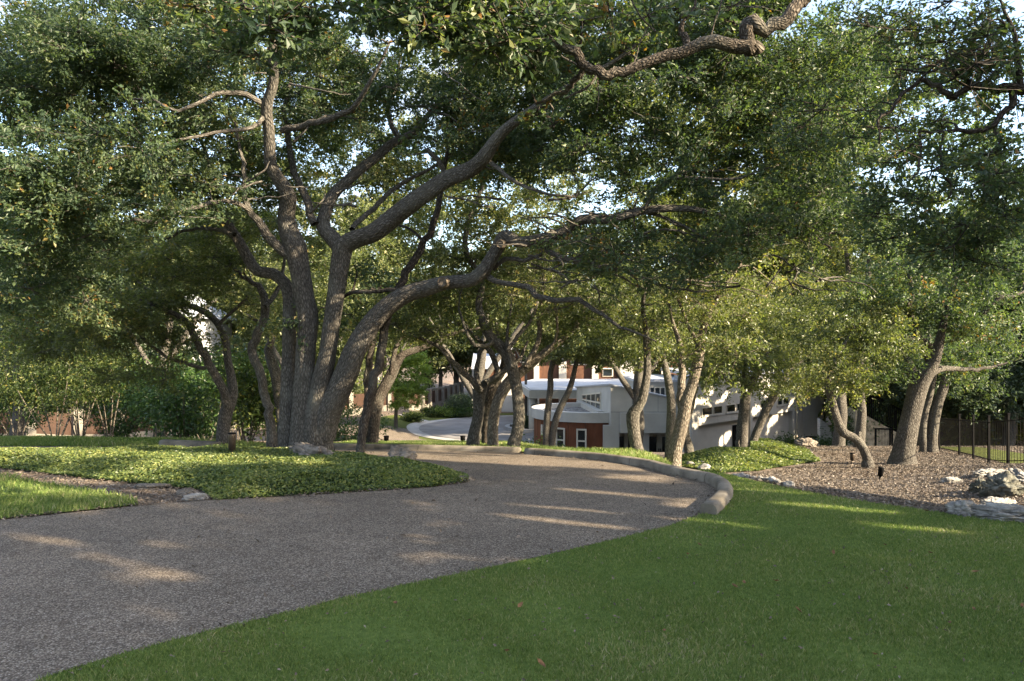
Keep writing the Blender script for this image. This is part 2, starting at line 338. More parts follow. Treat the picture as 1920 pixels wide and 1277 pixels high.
# island: clipped grass at the left, creeping ground cover on the rest, bare soil between
GR_L = [gp(*p) for p in ((262,949),(240,937),(130,916),(0,895))]
ISL_GRASS = [(-8.5,5.65),(-12.5,4.7),(-16,6.2),(-13,8.6)]+[GR_L[3],GR_L[2],GR_L[1],GR_L[0],gp(0,977)]
sheet('island_grass', ISL_GRASS, M['turf'], .02, .25)
COVER = [gp(*p) for p in ((880,904),(808,915),(655,925),(480,935),(402,940),(376,921),(290,912),(180,901),(60,886),(0,880))]+[(-9,9.4),(-14,9.5),(-17.5,10.6),(-12,11.5),(-8,11.8),(-5.2,11.9),(-3.3,11.8)]+ISL_B[:-1]
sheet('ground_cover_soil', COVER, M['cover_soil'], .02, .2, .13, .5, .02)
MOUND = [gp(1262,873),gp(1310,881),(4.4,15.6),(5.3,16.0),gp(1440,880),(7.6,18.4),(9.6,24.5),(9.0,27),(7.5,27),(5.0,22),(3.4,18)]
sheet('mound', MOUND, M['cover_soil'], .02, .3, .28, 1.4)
# lower court
CC = (1.5, 63.0)
def circ(r, a0=0, a1=360, n=64, c=CC): return [(c[0]+r*math.cos(rad(a0+(a1-a0)*k/n)), c[1]+r*math.sin(rad(a0+(a1-a0)*k/n))) for k in range(n)]
def flat(name, poly, mat, off, step=1.0): return sheet(name, poly, mat, off, step)
flat('court_verge', circ(13.2), M['turf_dry'], .03)
flat('court_border', circ(10.3), M['concrete'], .07)
flat('motor_court', circ(9.3), M['court'], .10)
flat('lower_drive', [(-4,47.5),(-6,50),(-9,53),(-20,55),(-22,60),(-14,59.5),(-9.5,60.5),(-7.5,61),(-7,56),(-4,52.5)], M['drive'], .05)
flat('stepping_path', [(-10.5,68.5),(-8,66.5),(-7.2,67.4),(-9.6,69.6)], M['concrete'], .1, .5)
# ------------------------------------------------------------------ kerbs
M['joint'] = simple('kerb_joint', (.05,.042,.035), .95)
def kerb(name, line, w, hs, label):
    n = len(line); V = []; Fq = []
    o1 = offset_line(line, w)
    for i in range(n):
        h = hs[0]+(hs[1]-hs[0])*i/(n-1); (ax, ay), (bx, by) = line[i], o1[i]; zg = h1(ax, ay)
        def q(t): return (ax+(bx-ax)*t, ay+(by-ay)*t)
        for t, z in ((0,-.1),(.06,h-.045),(.12,h-.014),(.26,h),(.74,h),(.88,h-.014),(1,h-.05),(1,-.35)): V.append((*q(t), zg+z))
    k = 8
    for i in range(n-1):
        for j in range(k-1): Fq.append((i*k+j, i*k+j+1, (i+1)*k+j+1, (i+1)*k+j))
    me = bpy.data.meshes.new(name); me.from_pydata(V, [], Fq+[tuple(range(k))[::-1], tuple((n-1)*k+j for j in range(k))])
    bm = bmesh.new(); bm.from_mesh(me); bmesh.ops.recalc_face_normals(bm, faces=bm.faces); bm.to_mesh(me); bm.free()
    for p in me.polygons: p.use_smooth = len(p.vertices) == 4
    o = link(name, me, M['kerb']); tag(o, label, 'kerb'); run = 0
    for i in range(2, n-2):
        run += math.dist(line[i], line[i-1])
        if run < 1.7: continue
        run = 0; h = hs[0]+(hs[1]-hs[0])*i/(n-1); zg = h1(*line[i]); t = (Vector(line[i+1])-Vector(line[i-1])).normalized()*.004; jv = []
        for sgn in (-1, 1):
            for q_, z in ((-.012,0),(.048,h-.043),(.115,h-.011),(.26,h+.003),(.74,h+.003),(.885,h-.011),(1.012,h-.05),(1.012,0)): jv.append((line[i][0]+(o1[i][0]-line[i][0])*q_+t.x*sgn, line[i][1]+(o1[i][1]-line[i][1])*q_+t.y*sgn, zg+z))
        jm = bpy.data.meshes.new('joint'); jm.from_pydata(jv, [], [(k_, k_+1, k_+9, k_+8) for k_ in range(7)]); link('joint', jm, M['joint'], o)
    return o
def smooth_line(pts, step):
    P = np.array(pts); out = []
    for i in range(len(P)-1):
        p0 = P[max(i-1,0)]; p1 = P[i]; p2 = P[i+1]; p3 = P[min(i+2,len(P)-1)]; n = max(2, int(np.linalg.norm(p2-p1)/step))
        for k in range(n):
            t = k/n; out.append(.5*((2*p1)+(-p0+p2)*t+(2*p0-5*p1+4*p2-p3)*t*t+(-p0+3*p1-3*p2+p3)*t**3))
    out.append(P[-1]); return [tuple(map(float, p)) for p in out]
kerb('kerb', smooth_line(KERB_R, .12),   .17, (.12,.10), 'curved tan concrete kerb round the outside of the driveway bend')
kerb('kerb', smooth_line(KERB_L, .15), .2, (.085,.085), 'straight tan concrete kerb along the far edge of the driveway behind the big oak')
kerb('kerb', smooth_line([(-6.0,15.1),(-6.5,15.2),(-7.25,15.3)], .15), .3, (.08,.13), 'short sunlit kerb stub beside the forked oak left of the big trunk')
# ------------------------------------------------------------------ leaves and trees
LIT = []          # ground places where the photograph shows direct sun: gaps in the canopy along the sun's rays
def lit(px, py, rx, ry, ang=0):
    x, y = gp(px, py); LIT.append((x, y, h1(x, y)+.1, rx, ry, ang))
def zone(x, y, rx, ry, ang=0, dz=.1): LIT.append((x, y, h1(x, y)+dz, rx, ry, ang))
def sun_open(P):
    keep = np.ones(len(P), bool)
    for x, y, z, rx, ry, ang in LIT:
        t = (P[:,2]-z)/SUND.z; gx = P[:,0]-SUND.x*t-x; gy = P[:,1]-SUND.y*t-y; c, s = math.cos(ang), math.sin(ang)
        u = (gx*c+gy*s)/rx; v = (-gx*s+gy*c)/ry; keep &= ~((RNG.uniform(0, 1, len(P)) < 2.2*(1-u*u-v*v)) & (t > .6) & (t < 40))
    return keep
def quads(P, axis, nrm, L, Wd, fold=.18):
    n = len(P); axis = axis/np.linalg.norm(axis, axis=1, keepdims=True)
    side = np.cross(axis, nrm); side /= np.linalg.norm(side, axis=1, keepdims=True)+1e-9; up = np.cross(side, axis)
    L = L[:,None]; Wd = Wd[:,None]
    a = P-axis*L*.5; b = P+side*Wd*.5+axis*L*.06+up*Wd*fold; c = P+axis*L*.5-up*L*.08; d = P-side*Wd*.5+axis*L*.06+up*Wd*fold
    return np.stack([a, b, c, d], 1).reshape(-1, 3)
def leaf_mesh(name, P, dirs, size, mat, parent, rb=.0, up=.5, aspect=.48):
    n = len(P); ax = dirs+RNG.normal(0, .7, (n, 3)); ax[:,2] -= .15
    nr = RNG.normal(0, 1, (n, 3)); nr[:,2] += up*2
    L = size*RNG.uniform(.55, 1.45, n); V = quads(P, ax, nr, L, L*aspect*RNG.uniform(.8, 1.3, n))
    return mesh_np(name, V, np.arange(4*n), 4, mat, parent, fattr={'rnd': np.clip(RNG.beta(2, 2.6, n)+rb, 0, 1)})
class Tubes:
    def __init__(s): s.V = []; s.F = []; s.B = []; s.n = 0
    def add(s, pts, rs, sides, rough=.0):
        P = np.asarray(pts, float); n = len(P); r = np.asarray(rs, float)
        T = np.gradient(P, axis=0); T /= np.linalg.norm(T, axis=1, keepdims=True)+1e-9
        up = np.cross(T[0], (.31,.87,.38)); up /= np.linalg.norm(up); U = np.zeros_like(P)
        for i in range(n):
            up = up-T[i]*up.dot(T[i]); up /= np.linalg.norm(up)+1e-9; U[i] = up
        Vv = np.cross(T, U); a = np.arange(sides)*2*math.pi/sides; ln = np.concatenate([[0], np.cumsum(np.linalg.norm(np.diff(P, axis=0), axis=1))])
        rr = r[:,None]*np.ones((1, sides))
        if rough:
            ph = RNG.uniform(0, 6.3, 4); A = a[None,:]; Lh = ln[:,None]
            rr = rr*(1+rough*(np.sin(2*A+ph[0]+Lh*1.3)+.7*np.sin(3*A+ph[1]-Lh*2.1)+.6*np.sin(Lh*4.3+ph[2]+A)+.5*np.sin(5*A+ph[3]+Lh*3)))
        pts3 = P[:,None,:]+rr[:,:,None]*(np.cos(a)[None,:,None]*U[:,None,:]+np.sin(a)[None,:,None]*Vv[:,None,:])
        o = RNG.uniform(0, 30, 3)
        bark = np.stack([np.cos(a)[None,:]*rr+o[0], np.sin(a)[None,:]*rr+o[1], np.broadcast_to(ln[:,None], rr.shape)+o[2]], -1)
        I = s.n+np.arange(n*sides).reshape(n, sides); J = np.roll(I, -1, 1)
        s.F.append(np.stack([I[:-1], J[:-1], J[1:], I[1:]], -1).reshape(-1)); s.V.append(pts3.reshape(-1, 3)); s.B.append(bark.reshape(-1, 3)); s.n += n*sides
        # close the end with a small cone tip
        tip = P[-1]+T[-1]*r[-1]*.6; s.V.append(tip[None]); s.B.append(bark[-1,:1]); k = s.n; s.n += 1
        s.F.append(np.stack([I[-1], J[-1], np.full(sides, k), np.full(sides, k)], -1)[:, [0,1,2,2]].reshape(-1))
    def build(s, name, mat, parent):
        V = np.concatenate(s.V); Fq = np.concatenate(s.F)
        me = bpy.data.meshes.new(name); q = Fq.reshape(-1, 4); tri = q[:,2] == q[:,3]
        loops = np.concatenate([q[~tri].ravel(), q[tri][:,:3].ravel()]); nq = (~tri).sum(); nt_ = tri.sum()
        me.vertices.add(len(V)); me.vertices.foreach_set('co', V.astype(np.float32).ravel()); me.loops.add(len(loops)); me.loops.foreach_set('vertex_index', loops.astype(np.int32))
        me.polygons.add(nq+nt_); me.polygons.foreach_set('loop_start', np.concatenate([np.arange(nq)*4, nq*4+np.arange(nt_)*3]).astype(np.int32))
        me.polygons.foreach_set('use_smooth', np.ones(nq+nt_, bool))
        a = me.attributes.new('bark', 'FLOAT_VECTOR', 'POINT'); a.data.foreach_set('vector', np.concatenate(s.B).astype(np.float32).ravel())
        me.update(calc_edges=True); me.validate(); return link(name, me, mat, parent)
def cr(P, R, step):
    P = np.asarray(P, float); R = np.asarray(R, float); o = []; ro = []
    for i in range(len(P)-1):
        p0 = P[i-1] if i else 2*P[0]-P[1]; p1 = P[i]; p2 = P[i+1]; p3 = P[i+2] if i+2 < len(P) else 2*P[i+1]-P[i]; n = max(2, int(np.linalg.norm(p2-p1)/step))
        for k in range(n):
            t = k/n; o.append(.5*((2*p1)+(-p0+p2)*t+(2*p0-5*p1+4*p2-p3)*t*t+(-p0+3*p1-3*p2+p3)*t**3)); ro.append(R[i]+(R[i+1]-R[i])*t)
    o.append(P[-1]); ro.append(R[-1]); return np.array(o), np.array(ro)
def dproj(br, d):
    """branch given as (px, py, width_px[, depth]) -> 3-D points and radii"""
    ds = [p[3] if len(p) > 3 else None for p in br]
    if ds[0] is None: ds[0] = d
    kn = [i for i, v in enumerate(ds) if v is not None]
    if kn[-1] != len(ds)-1: ds[-1] = ds[kn[-1]]; kn.append(len(ds)-1)
    ds = np.interp(range(len(ds)), kn, [ds[i] for i in kn])
    return np.array([W(p[0], p[1], q) for p, q in zip(br, ds)]), np.array([p[2]*.5*q/F for p, q in zip(br, ds)])
NTREE = [0]
def tree(name, label, d, branches, blobs, mat='oak', bark='bark', size=.06, group=None, cat='tree', nleaf=260, cr_r=.55, base=None, wblobs=(), rb=0, flat=.7, up=.5, twig=.012, sides=14, carve=True, sprays=9):
    """branches in pixels at depth d (first one starts at the base); blobs = (px,py,rx,ry,d,dd,n) clump volumes; wblobs the same in metres"""
    T = Tubes(); SK = []; SR = []
    for bi, br in enumerate(branches):
        P, R = dproj(br, d) if not isinstance(br, tuple) else (np.array(br[0], float), np.array(br[1], float))
        if bi == 0 or (len(br[0]) > 4 if not isinstance(br, tuple) else False):   # stands on the ground
            zg = h1(P[0][0], P[0][1]); P[0][2] = min(P[0][2], zg)
            rb0 = R[0]; P = np.vstack([[P[0][0], P[0][1], zg-.25], [P[0][0], P[0][1], zg+.02], P[0]*.75+P[1]*.25, P[1:]]) if len(P) > 1 else P
            P[2][2] = max(P[2][2], zg+.15); R = np.concatenate([[rb0*1.22, rb0*1.1, rb0*1.0], R[1:]])
        big = R.max(); st = .09 if big > .07 else .14
        Q, RR = cr(P, R, st if d < 25 else .3)
        if big < .12: Q[1:-1] += RNG.normal(0, min(.012, big*.25), Q[1:-1].shape)
        T.add(Q, RR, sides if big > .08 else (9 if big > .03 else 6), .055 if big > .05 else .025); SK.append(Q); SR.append(RR)
    K = np.concatenate(SK); KR = np.concatenate(SR)
    C = []; CRr = []
    for (px, py, rx, ry, bd, dd, n) in blobs:
        for _ in range(n):
            while True:
                u = RNG.uniform(-1, 1, 3)
                if u.dot(u) < 1: break
            q = bd+u[2]*dd; C.append(W(px+u[0]*rx, py+u[1]*ry, q)); CRr.append(cr_r*RNG.uniform(.5, 1.4))
    for (x, y, z, rx, ry, rz, n) in wblobs:
        for _ in range(n):
            while True:
                u = RNG.uniform(-1, 1, 3)
                if u.dot(u) < 1: break
            C.append((x+u[0]*rx, y+u[1]*ry, z+u[2]*rz)); CRr.append(cr_r*RNG.uniform(.5, 1.4))
    C = np.array([tuple(c) for c in C]).reshape(-1, 3); CRr = np.array(CRr)
    A = K; AR = KR
    if len(C):
        d0 = np.array([np.min(np.linalg.norm(K[::3]-c, axis=1)) for c in C]); order = np.argsort(d0); LP = []; LD = []; LO = []
        for ci in order:
            c = C[ci]; dv = np.linalg.norm(A-c, axis=1)+np.maximum(0, A[:,2]-c[2])*.3; i = int(np.argmin(dv)); p = A[i]; L = np.linalg.norm(c-p); r0 = min(AR[i]*.75, twig*(1+L*.7)+.004)
            if L > .12:
                m1 = p*.65+c*.35+RNG.normal(0, L*.10, 3)+np.array([0,0,L*.06]); m2 = p*.3+c*.7+RNG.normal(0, L*.09, 3)+np.array([0,0,L*.07])
                Q, RR = cr([p, m1, m2, c], [r0, r0*.75, r0*.5, r0*.3], max(.12, L/9)); T.add(Q, RR, 5 if r0 > .012 else 4)
                A = np.vstack([A, Q[2:]]); AR = np.concatenate([AR, RR[2:]])
            cl = CRr[ci]; sd = RNG.normal(0, 1, (sprays, 3)); sd[:,2] = sd[:,2]*flat+.1; sd /= np.linalg.norm(sd, axis=1, keepdims=True); sd[:,2] *= flat
            k = int(nleaf*(cl/cr_r)**2*RNG.uniform(.75, 1.25)); si = RNG.integers(0, sprays, k); t = RNG.uniform(.15, 1.05, k)**.8
            LP.append(c+sd[si]*(t*cl)[:,None]*RNG.uniform(.75, 1.3, sprays)[si][:,None]+RNG.normal(0, cl*.085, (k, 3))); LD.append(sd[si]); LO.append(np.full(k, RNG.normal(0, .13)))
            if d < 16 and len(blobs):
                for q in sd: T.add([c, c+q*cl*.5+RNG.normal(0, cl*.04, 3), c+q*cl*.95], [.0055, .004, .002], 3)
        LP = np.concatenate(LP); LD = np.concatenate(LD)
        kp = np.ones(len(LP), bool)
        if carve: kp = sun_open(LP)
        kp &= LP[:,2] > H(LP[:,0], LP[:,1])+.05
        LP = LP[kp]; LD = LD[kp]; rb = rb+np.concatenate(LO)[kp]
    root = thing(name, label, cat, group); kids = [T.build('trunk', M[bark], root)]
    if len(C): kids.append(leaf_mesh('crown', LP, LD, size, M[mat], root, rb, up))
    recentre(root, kids, (float(K[0][0]), float(K[0][1]), h1(K[0][0], K[0][1]))); NTREE[0] += len(C)
    return root
# --- sunlit places
SA = math.atan2(-.43, .9)
for px, py, rx, ry in ((60,865,2.0,.5),(250,875,2.6,.55),(430,885,1.6,.4),(330,858,2.6,.3),(100,905,1.2,.2),(250,905,1.0,.15),(60,930,.7,.25)): lit(px, py, rx, ry, SA*.6)
for px, py, rx, ry in ((235,1060,.5,.035),(350,1086,.34,.04),(120,1022,.5,.03),(1080,983,.85,.07),(1180,993,.35,.05),(1180,930,.75,.06),(1130,962,.5,.04),(1030,955,.5,.035),(1380,985,.7,.09),(1480,930,.6,.08),(1600,960,.8,.1),(1750,1000,.5,.08)): lit(px, py, rx*1.1, ry*1.35+.035, SA)
for px, py, rx, ry in ((950,866,2.6,.34),(1080,868,1.6,.16),(1000,862,2.2,.16),(1050,872,2.0,.1),(820,858,2.2,.25),(900,868,1.6,.14),(1120,880,1.2,.08),(700,850,1.5,.3),(980,856,1.6,.12)): lit(px, py, rx, ry, SA)
zone(2.2, 7.6, .25, .4, SA, .2); zone(-3.1,11.3,.2,.3,SA,.9); zone(-2.85,11.3,.2,.35,SA,1.5); zone(-3.1,11.3,.15,.25,SA,2.2); zone(-2.1,11.2,.3,.2,SA,2.5); zone(-1.5,11,.4,.2,SA,3.0); zone(-2.9,11.4,.15,.2,SA,3.0)
for x, y, z, rx, ry in ((10.3,41.1,-2.8,.55,.7),(9.9,40.8,-1.9,.3,.5),(12.4,43.2,-1.5,.35,.8),(12.8,43.6,-3.9,.6,.8),(15,46,-2.6,.5,.6),(17.2,48.2,-3.3,.45,.9),(18.6,49.6,-2.4,.3,.8),(11.2,42,-4.6,.5,.6),
   (8.2,42.7,-3.0,.6,.4),(9.3,42.8,-2.1,.5,.4),(6.1,42.8,-4.4,.3,.5),(6.9,42.6,-3.3,.35,.35),(14,45,-.9,.5,.6),(16,47,-1.2,.4,.7),(3.5,43.6,-4.8,.4,.4)): LIT.append((x, y, z, rx*1.7, ry*1.5, .4))
_r = random.Random(5)
for k in range(26):
    t = _r.uniform(0, 1); LIT.append((9.75+10.15*t+.1, 40.6+10.4*t-.1, _r.uniform(-4.8,-.7), _r.uniform(.2,.5), _r.uniform(.2,.6), _r.uniform(0,3)))
for k in range(9): LIT.append((_r.uniform(5.8,10), 42.7, _r.uniform(-4.6,-1.4), _r.uniform(.2,.45), _r.uniform(.2,.45), _r.uniform(0,3)))
zone(8.5,21,4,.8,0); zone(10,18,4,.35,SA); zone(6,15.5,2.5,.25,SA); zone(-6,19,3,1.2,0)
# --- the great multi-stemmed oak on the island
X_ = None
main_br = [
 [(573,858,64),(572,800,52),(572,690,38),(578,600,40),(570,560,38),(562,510,37),(553,462,42),(541,430,34),(537,400,30,11.4),(541,370,28),(523,337,24),(508,310,22,11.0),(505,250,20),(500,200,21),(513,150,18),(510,90,17,10.4),(520,20,14),(500,-80,10),(480,-180,6,9.5)],
 [(540,856,34,11.75,1),(540,760,31),(541,690,29),(543,600,26),(543,560,25),(535,532,24),(513,514,22),(483,508,21),(466,486,20),(447,452,18),(430,426,17),(412,388,15),(397,355,12),(394,320,9),(380,270,6),(350,225,4,12.5)],
 [(600,858,52,11.5,1),(594,800,50),(602,720,40),(615,660,34),(625,593,33),(633,530,34),(640,480,36),(648,458,36),(673,446,33),(700,436,34),(740,405,34,11.0),(775,380,32),(807,358,31),(840,335,30),(880,318,30,10.2),(907,295,28),(940,250,22),(985,215,18,9.4),(1040,180,15),(1090,150,12,9),(1160,110,8),(1220,60,5,8.6)],
 [(604,820,44,11.45),(613,776,46),(637,730,45),(655,690,45),(662,668,44),(683,626,42),(707,593,38),(735,568,36),(765,550,34),(795,541,32),(833,530,27,10.9),(865,528,26),(887,524,25),(907,507,25),(927,476,23),(940,452,26),(950,442,24),(973,453,20),(1023,446,21),(1060,433,19,10.2),(1090,412,18),(1140,411,17),(1207,395,15),(1280,391,13,9.8),(1330,398,10),(1380,410,8),(1450,400,5,9.5)],
 [(640,468,30,11.5),(622,445,28),(606,425,24),(612,395,22),(625,365,21),(645,345,20),(673,320,19,11.8),(707,293,18),(740,266,17),(773,250,14),(795,225,11),(830,180,9,12.4),(870,120,6)],
 [(748,258,11,12.1),(735,238,10),(729,210,9),(731,185,8),(743,153,7),(750,110,5,12.6)],
 [(560,500,20,11.5),(545,480,20),(520,463,18),(500,440,17),(483,415,14),(466,393,12),(459,365,10),(457,320,8,11.0),(450,280,6),(440,230,4)],
 [(466,393,9,11.1),(450,383,9),(430,377,9),(405,378,8.5),(383,384,8),(333,400,8,10.5),(290,417,8),(247,412,7),(215,432,5,10.0),(170,440,4),(120,455,3)],
 [(505,205,12,10.8),(487,190,11),(460,177,10),(430,171,9),(405,176,8),(377,187,7),(333,207,6,9.8),(290,190,5),(240,185,4)],
 [(590,420,16,11.5),(572,370,15),(556,335,13),(548,310,12),(541,275,11),(538,240,10,12),(533,200,8),(545,150,6)],
 [(530,245,12,11),(555,238,12),(583,230,12),(610,226,11),(640,216,11,10.5),(668,197,10),(685,167,9),(705,130,7),(730,80,5,9.8)],
 [(660,430,11,11.4),(680,408,10),(700,392,10),(730,360,9),(767,337,8,12.2),(800,320,6),(850,290,4)],
 [(836,330,13,10.8),(830,318,12),(822,300,11),(810,287,10),(797,283,9,10.7)],
 [(905,512,13,10.8),(930,528,11),(967,533,11),(990,540,12),(1007,553,12),(1040,565,11),(1083,563,10,10.0),(1113,582,8),(1147,602,7),(1180,620,5,9.7),(1230,640,3)],
 [(925,505,9,10.8),(942,488,9),(955,485,8),(983,488,8),(1013,478,7),(1035,457,6,10.4),(1060,445,5)],
 [(1000,452,12,10.5),(1023,469,11),(1045,480,10),(1067,486,10),(1107,489,9),(1140,505,8,10),(1190,513,6),(1260,540,5),(1330,545,3,9.6)],
 [(1140,412,10,10),(1165,408,9),(1205,392,8),(1223,363,8),(1247,342,7),(1280,333,7,9.6),(1330,336,6),(1390,333,5),(1460,310,3,9.3)],
 [(1107,489,6,10.1),(1150,470,5),(1200,440,5),(1250,430,4),(1320,445,3,9.8)],
 [(1190,395,7,10),(1250,410,6),(1310,440,5),(1370,470,4),(1440,480,3,9.6)],
 [(907,297,10,10),(950,330,8),(1010,360,6,9.6),(1080,370,4)],
 [(500,210,9,10.8),(470,240,8),(400,250,6),(330,265,5,9.8),(270,300,3)],
 [(440,440,9,11.8),(400,430,7),(360,430,6,12.4),(310,450,4)],
]
_q = random.Random(3)
for _ in range(95):      # fine dark twigs hanging and spreading under the long limb and inside the crown
    if _q.random() < .7: px, py, d = _q.uniform(980, 1560), 0, 9.9; py = 420+_q.uniform(-50, 120)
    else: px, py, d = _q.uniform(380, 960), _q.uniform(120, 400), _q.uniform(10.2, 11.2)
    a = _q.choice((0, 0, math.pi))+_q.uniform(-.7, .9); L = _q.uniform(40, 130); w = _q.uniform(3.2, 5.5); tw = []
    for k in range(6): tw.append((px, py, max(1.3, w*(1-k/6.5)), d)); a += _q.uniform(-.45, .5); px += math.cos(a)*L/5; py += math.sin(a)*L/5*.7; d += _q.uniform(-.15, .15)
    main_br.append(tw)
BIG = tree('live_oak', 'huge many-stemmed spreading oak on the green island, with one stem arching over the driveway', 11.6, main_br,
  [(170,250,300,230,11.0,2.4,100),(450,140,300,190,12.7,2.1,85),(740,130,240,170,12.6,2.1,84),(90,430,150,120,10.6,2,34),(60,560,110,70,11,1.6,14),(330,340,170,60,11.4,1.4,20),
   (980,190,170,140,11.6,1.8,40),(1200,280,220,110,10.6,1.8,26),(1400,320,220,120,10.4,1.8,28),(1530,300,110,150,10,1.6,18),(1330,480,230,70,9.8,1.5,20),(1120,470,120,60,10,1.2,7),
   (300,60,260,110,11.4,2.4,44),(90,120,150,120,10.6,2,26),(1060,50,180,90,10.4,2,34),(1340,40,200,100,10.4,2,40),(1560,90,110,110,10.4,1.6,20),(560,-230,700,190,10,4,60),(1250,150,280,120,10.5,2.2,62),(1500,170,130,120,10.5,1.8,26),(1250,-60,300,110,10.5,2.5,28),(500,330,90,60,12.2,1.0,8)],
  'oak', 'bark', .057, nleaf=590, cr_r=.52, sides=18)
M['cutwood'] = m_rock('sawn_wood', (.07,.055,.042), (.2,.165,.13))
for px, py, d, r, tx in ((832,529,10.75,.085,-.2),(940,458,10.35,.065,-.25)):      # sawn-off branch ends facing the drive
    p = W(px, py, d); ax = Vector((tx, -1, -.05)).normalized(); b = MB()
    b.tube([p+ax*-.02, p+ax*.06, p+ax*.085], [r*1.0, r*.9, r*.78], 16, False); b.tube([p+ax*.0845, p+ax*.072, p+ax*.073], [r*.78, r*.55, r*.02], 16, False)
    o = b.build('cut_stub', M['cutwood'], BIG, True); o.location = -BIG.location
# --- other oaks standing around the drive
tree('live_oak', 'slim leaning oak stem rooted in the ground cover just right of the big oak', None or 11.0,
  [[(675,866,17),(678,830,16),(687,776,18),(700,720,18),(707,690,18),(718,640,17),(727,590,16),(745,545,15),(773,493,14),(797,453,13),(810,426,12),(820,390,11),(829,340,9),(835,300,7),(850,240,5,12)],
   [(745,545,9),(715,545,8),(673,547,8),(650,553,7),(620,575,4,11.6)],[(797,455,6),(770,430,5),(740,420,4,11.8)]],
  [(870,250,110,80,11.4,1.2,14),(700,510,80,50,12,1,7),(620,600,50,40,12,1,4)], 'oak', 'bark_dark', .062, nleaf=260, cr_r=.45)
tree('live_oak', 'dark leaning oak with a bent limb standing beyond the straight kerb', 17,
  [[(697,832,22.5),(702,790,21.6),(712,745,20.7),(733,703,19.8),(745,678,17.1),(757,664,14.4),(782,655,12.6),(813,643,9.9),(850,625,7.2,18),(900,615,4.5)],
   [(690,820,12.6),(690,760,12.6),(690,700,13.5),(697,655,11.7),(703,625,9.0),(690,590,6.3,18),(670,560,4.5)],
   [(733,703,10.8),(742,650,9.0),(760,615,8.1),(790,580,6.3,17.5),(810,550,4.5)]],
  [(760,590,110,60,17.5,2.5,26),(640,600,90,60,18,2.5,18),(820,560,100,50,18,2,18),(700,500,120,60,18,2.5,22)], 'oak_b', 'bark_dark', 0.073, nleaf=310, cr_r=.6)
tree('live_oak', 'sunlit oak forking low into two leaning stems beside the short kerb stub', 15.4,
  [[(420,842,26),(418,810,23),(422,780,24),(430,755,25),(437,735,19),(433,703,16),(427,676,15),(423,640,14),(410,609,13),(390,589,13),(363,576,12),(330,566,10),(300,557,8),(253,526,6,16.5)],
   [(426,762,18),(421,735,15),(407,709,15),(395,690,15),(385,670,14),(367,636,13),(353,609,12),(333,592,10),(300,576,7,14.8),(260,560,5)],
   [(385,690,8),(365,686,8),(345,680,7),(320,673,6),(300,660,6),(285,650,5),(265,632,4,15)],[(320,673,4),(322,655,4),(326,640,3)],
   [(410,609,7),(430,590,6),(460,560,5),(470,520,4)]],
  [(310,500,190,75,15.6,2.4,52),(190,580,150,70,15.4,2.2,30),(450,520,90,70,16,2,20),(330,620,80,30,15,1.4,8),(100,640,110,50,15.5,2,14),(250,700,90,35,15.8,1.2,7)], 'oak_b', 'bark', 0.065, nleaf=364, cr_r=.6)
tree('live_oak', 'sinuous grey oak stem just left of the big oak', 13.6,
  [[(511,848,20),(510,810,18),(505,776,17),(495,735,17),(485,693,17),(475,668,17),(474,648,17),(483,626,17),(494,603,16),(497,575,15),(490,545,13),(475,530,9),(455,520,7),(430,490,5,14)],
   [(497,575,9),(515,555,9),(530,520,7),(535,470,5,14.2)]],
  [(470,450,90,60,14.2,1.5,14),(400,470,60,50,14,1.4,8)], 'oak_b', 'bark', 0.060, nleaf=324, cr_r=.5)
tree('live_oak', 'rusty lit leaning oak half hidden behind the big oak stems', 19,
  [[(535,835,26),(530,780,24),(522,720,22),(510,680,19),(503,655,15),(510,635,12),(500,615,10),(480,600,8),(440,580,5)]],
  [(500,560,100,60,19,2.5,18),(600,520,80,60,19,2,12)], 'oak_b', 'bark', 0.077, nleaf=297, cr_r=.6)
tree('live_oak', 'oak behind the kerb with a knot on its stem and a low three-way fork', 13.9,
  [[(886,840,23.5),(890,810,21.8),(897,780,20.2),(899,755,20.2),(903,730,22.7),(911,718,14.3),(925,713,12.6),(936,706,10.9),(931,688,10.1),(924,668,11.8),(917,656,10.1),(900,640,7.6),(885,625,5.9,14.4),(850,600,4.2)],
   [(902,732,13.4),(887,716,11.8),(873,703,10.9),(860,690,10.1),(845,674,10.1),(832,658,9.2),(815,645,7.6),(790,634,5.9,13.4),(750,620,4.2)],
   [(899,732,11.8),(895,712,10.1),(893,697,9.2),(897,680,8.4),(900,662,8.4),(910,648,6.7),(915,625,5.0,14.5)],
   [(910,719,10.9),(932,703,10.9),(952,690,10.1),(975,670,7.6,14.6),(990,640,5.0)]],
  [(800,600,100,45,13.8,1.6,16),(900,570,110,50,14.2,1.6,16),(960,600,60,40,14.6,1.2,7)], 'oak_b', 'bark', 0.060, nleaf=324, cr_r=.5)
tree('live_oak', 'pale sunlit oak behind the kerb whose thick limb sweeps far to the right', 13.6,
  [[(924,842,22.4),(924,800,21.5),(930,765,21.5),(938,742,21.5),(950,722,21.5),(965,706,19.8),(987,691,17.2),(1013,668,14.6),(1035,650,12.0),(1053,638,9.5),(1075,615,6.9,14),(1095,580,5.2)],
   [(985,690,10.3),(994,672,10.3),(1004,650,10.3),(1013,629,9.5),(1010,600,8.6),(1014,570,6.9,14),(1020,530,5.2)],
   [(1013,668,6.9),(1040,640,6.0),(1045,600,5.2),(1040,560,4.3,13.2)]],
  [(1030,550,110,60,13.8,1.6,20),(1080,590,70,40,14,1.2,9),(960,520,110,50,14,1.6,14)], 'oak_b', 'bark_pale', 0.060, nleaf=324, cr_r=.5)
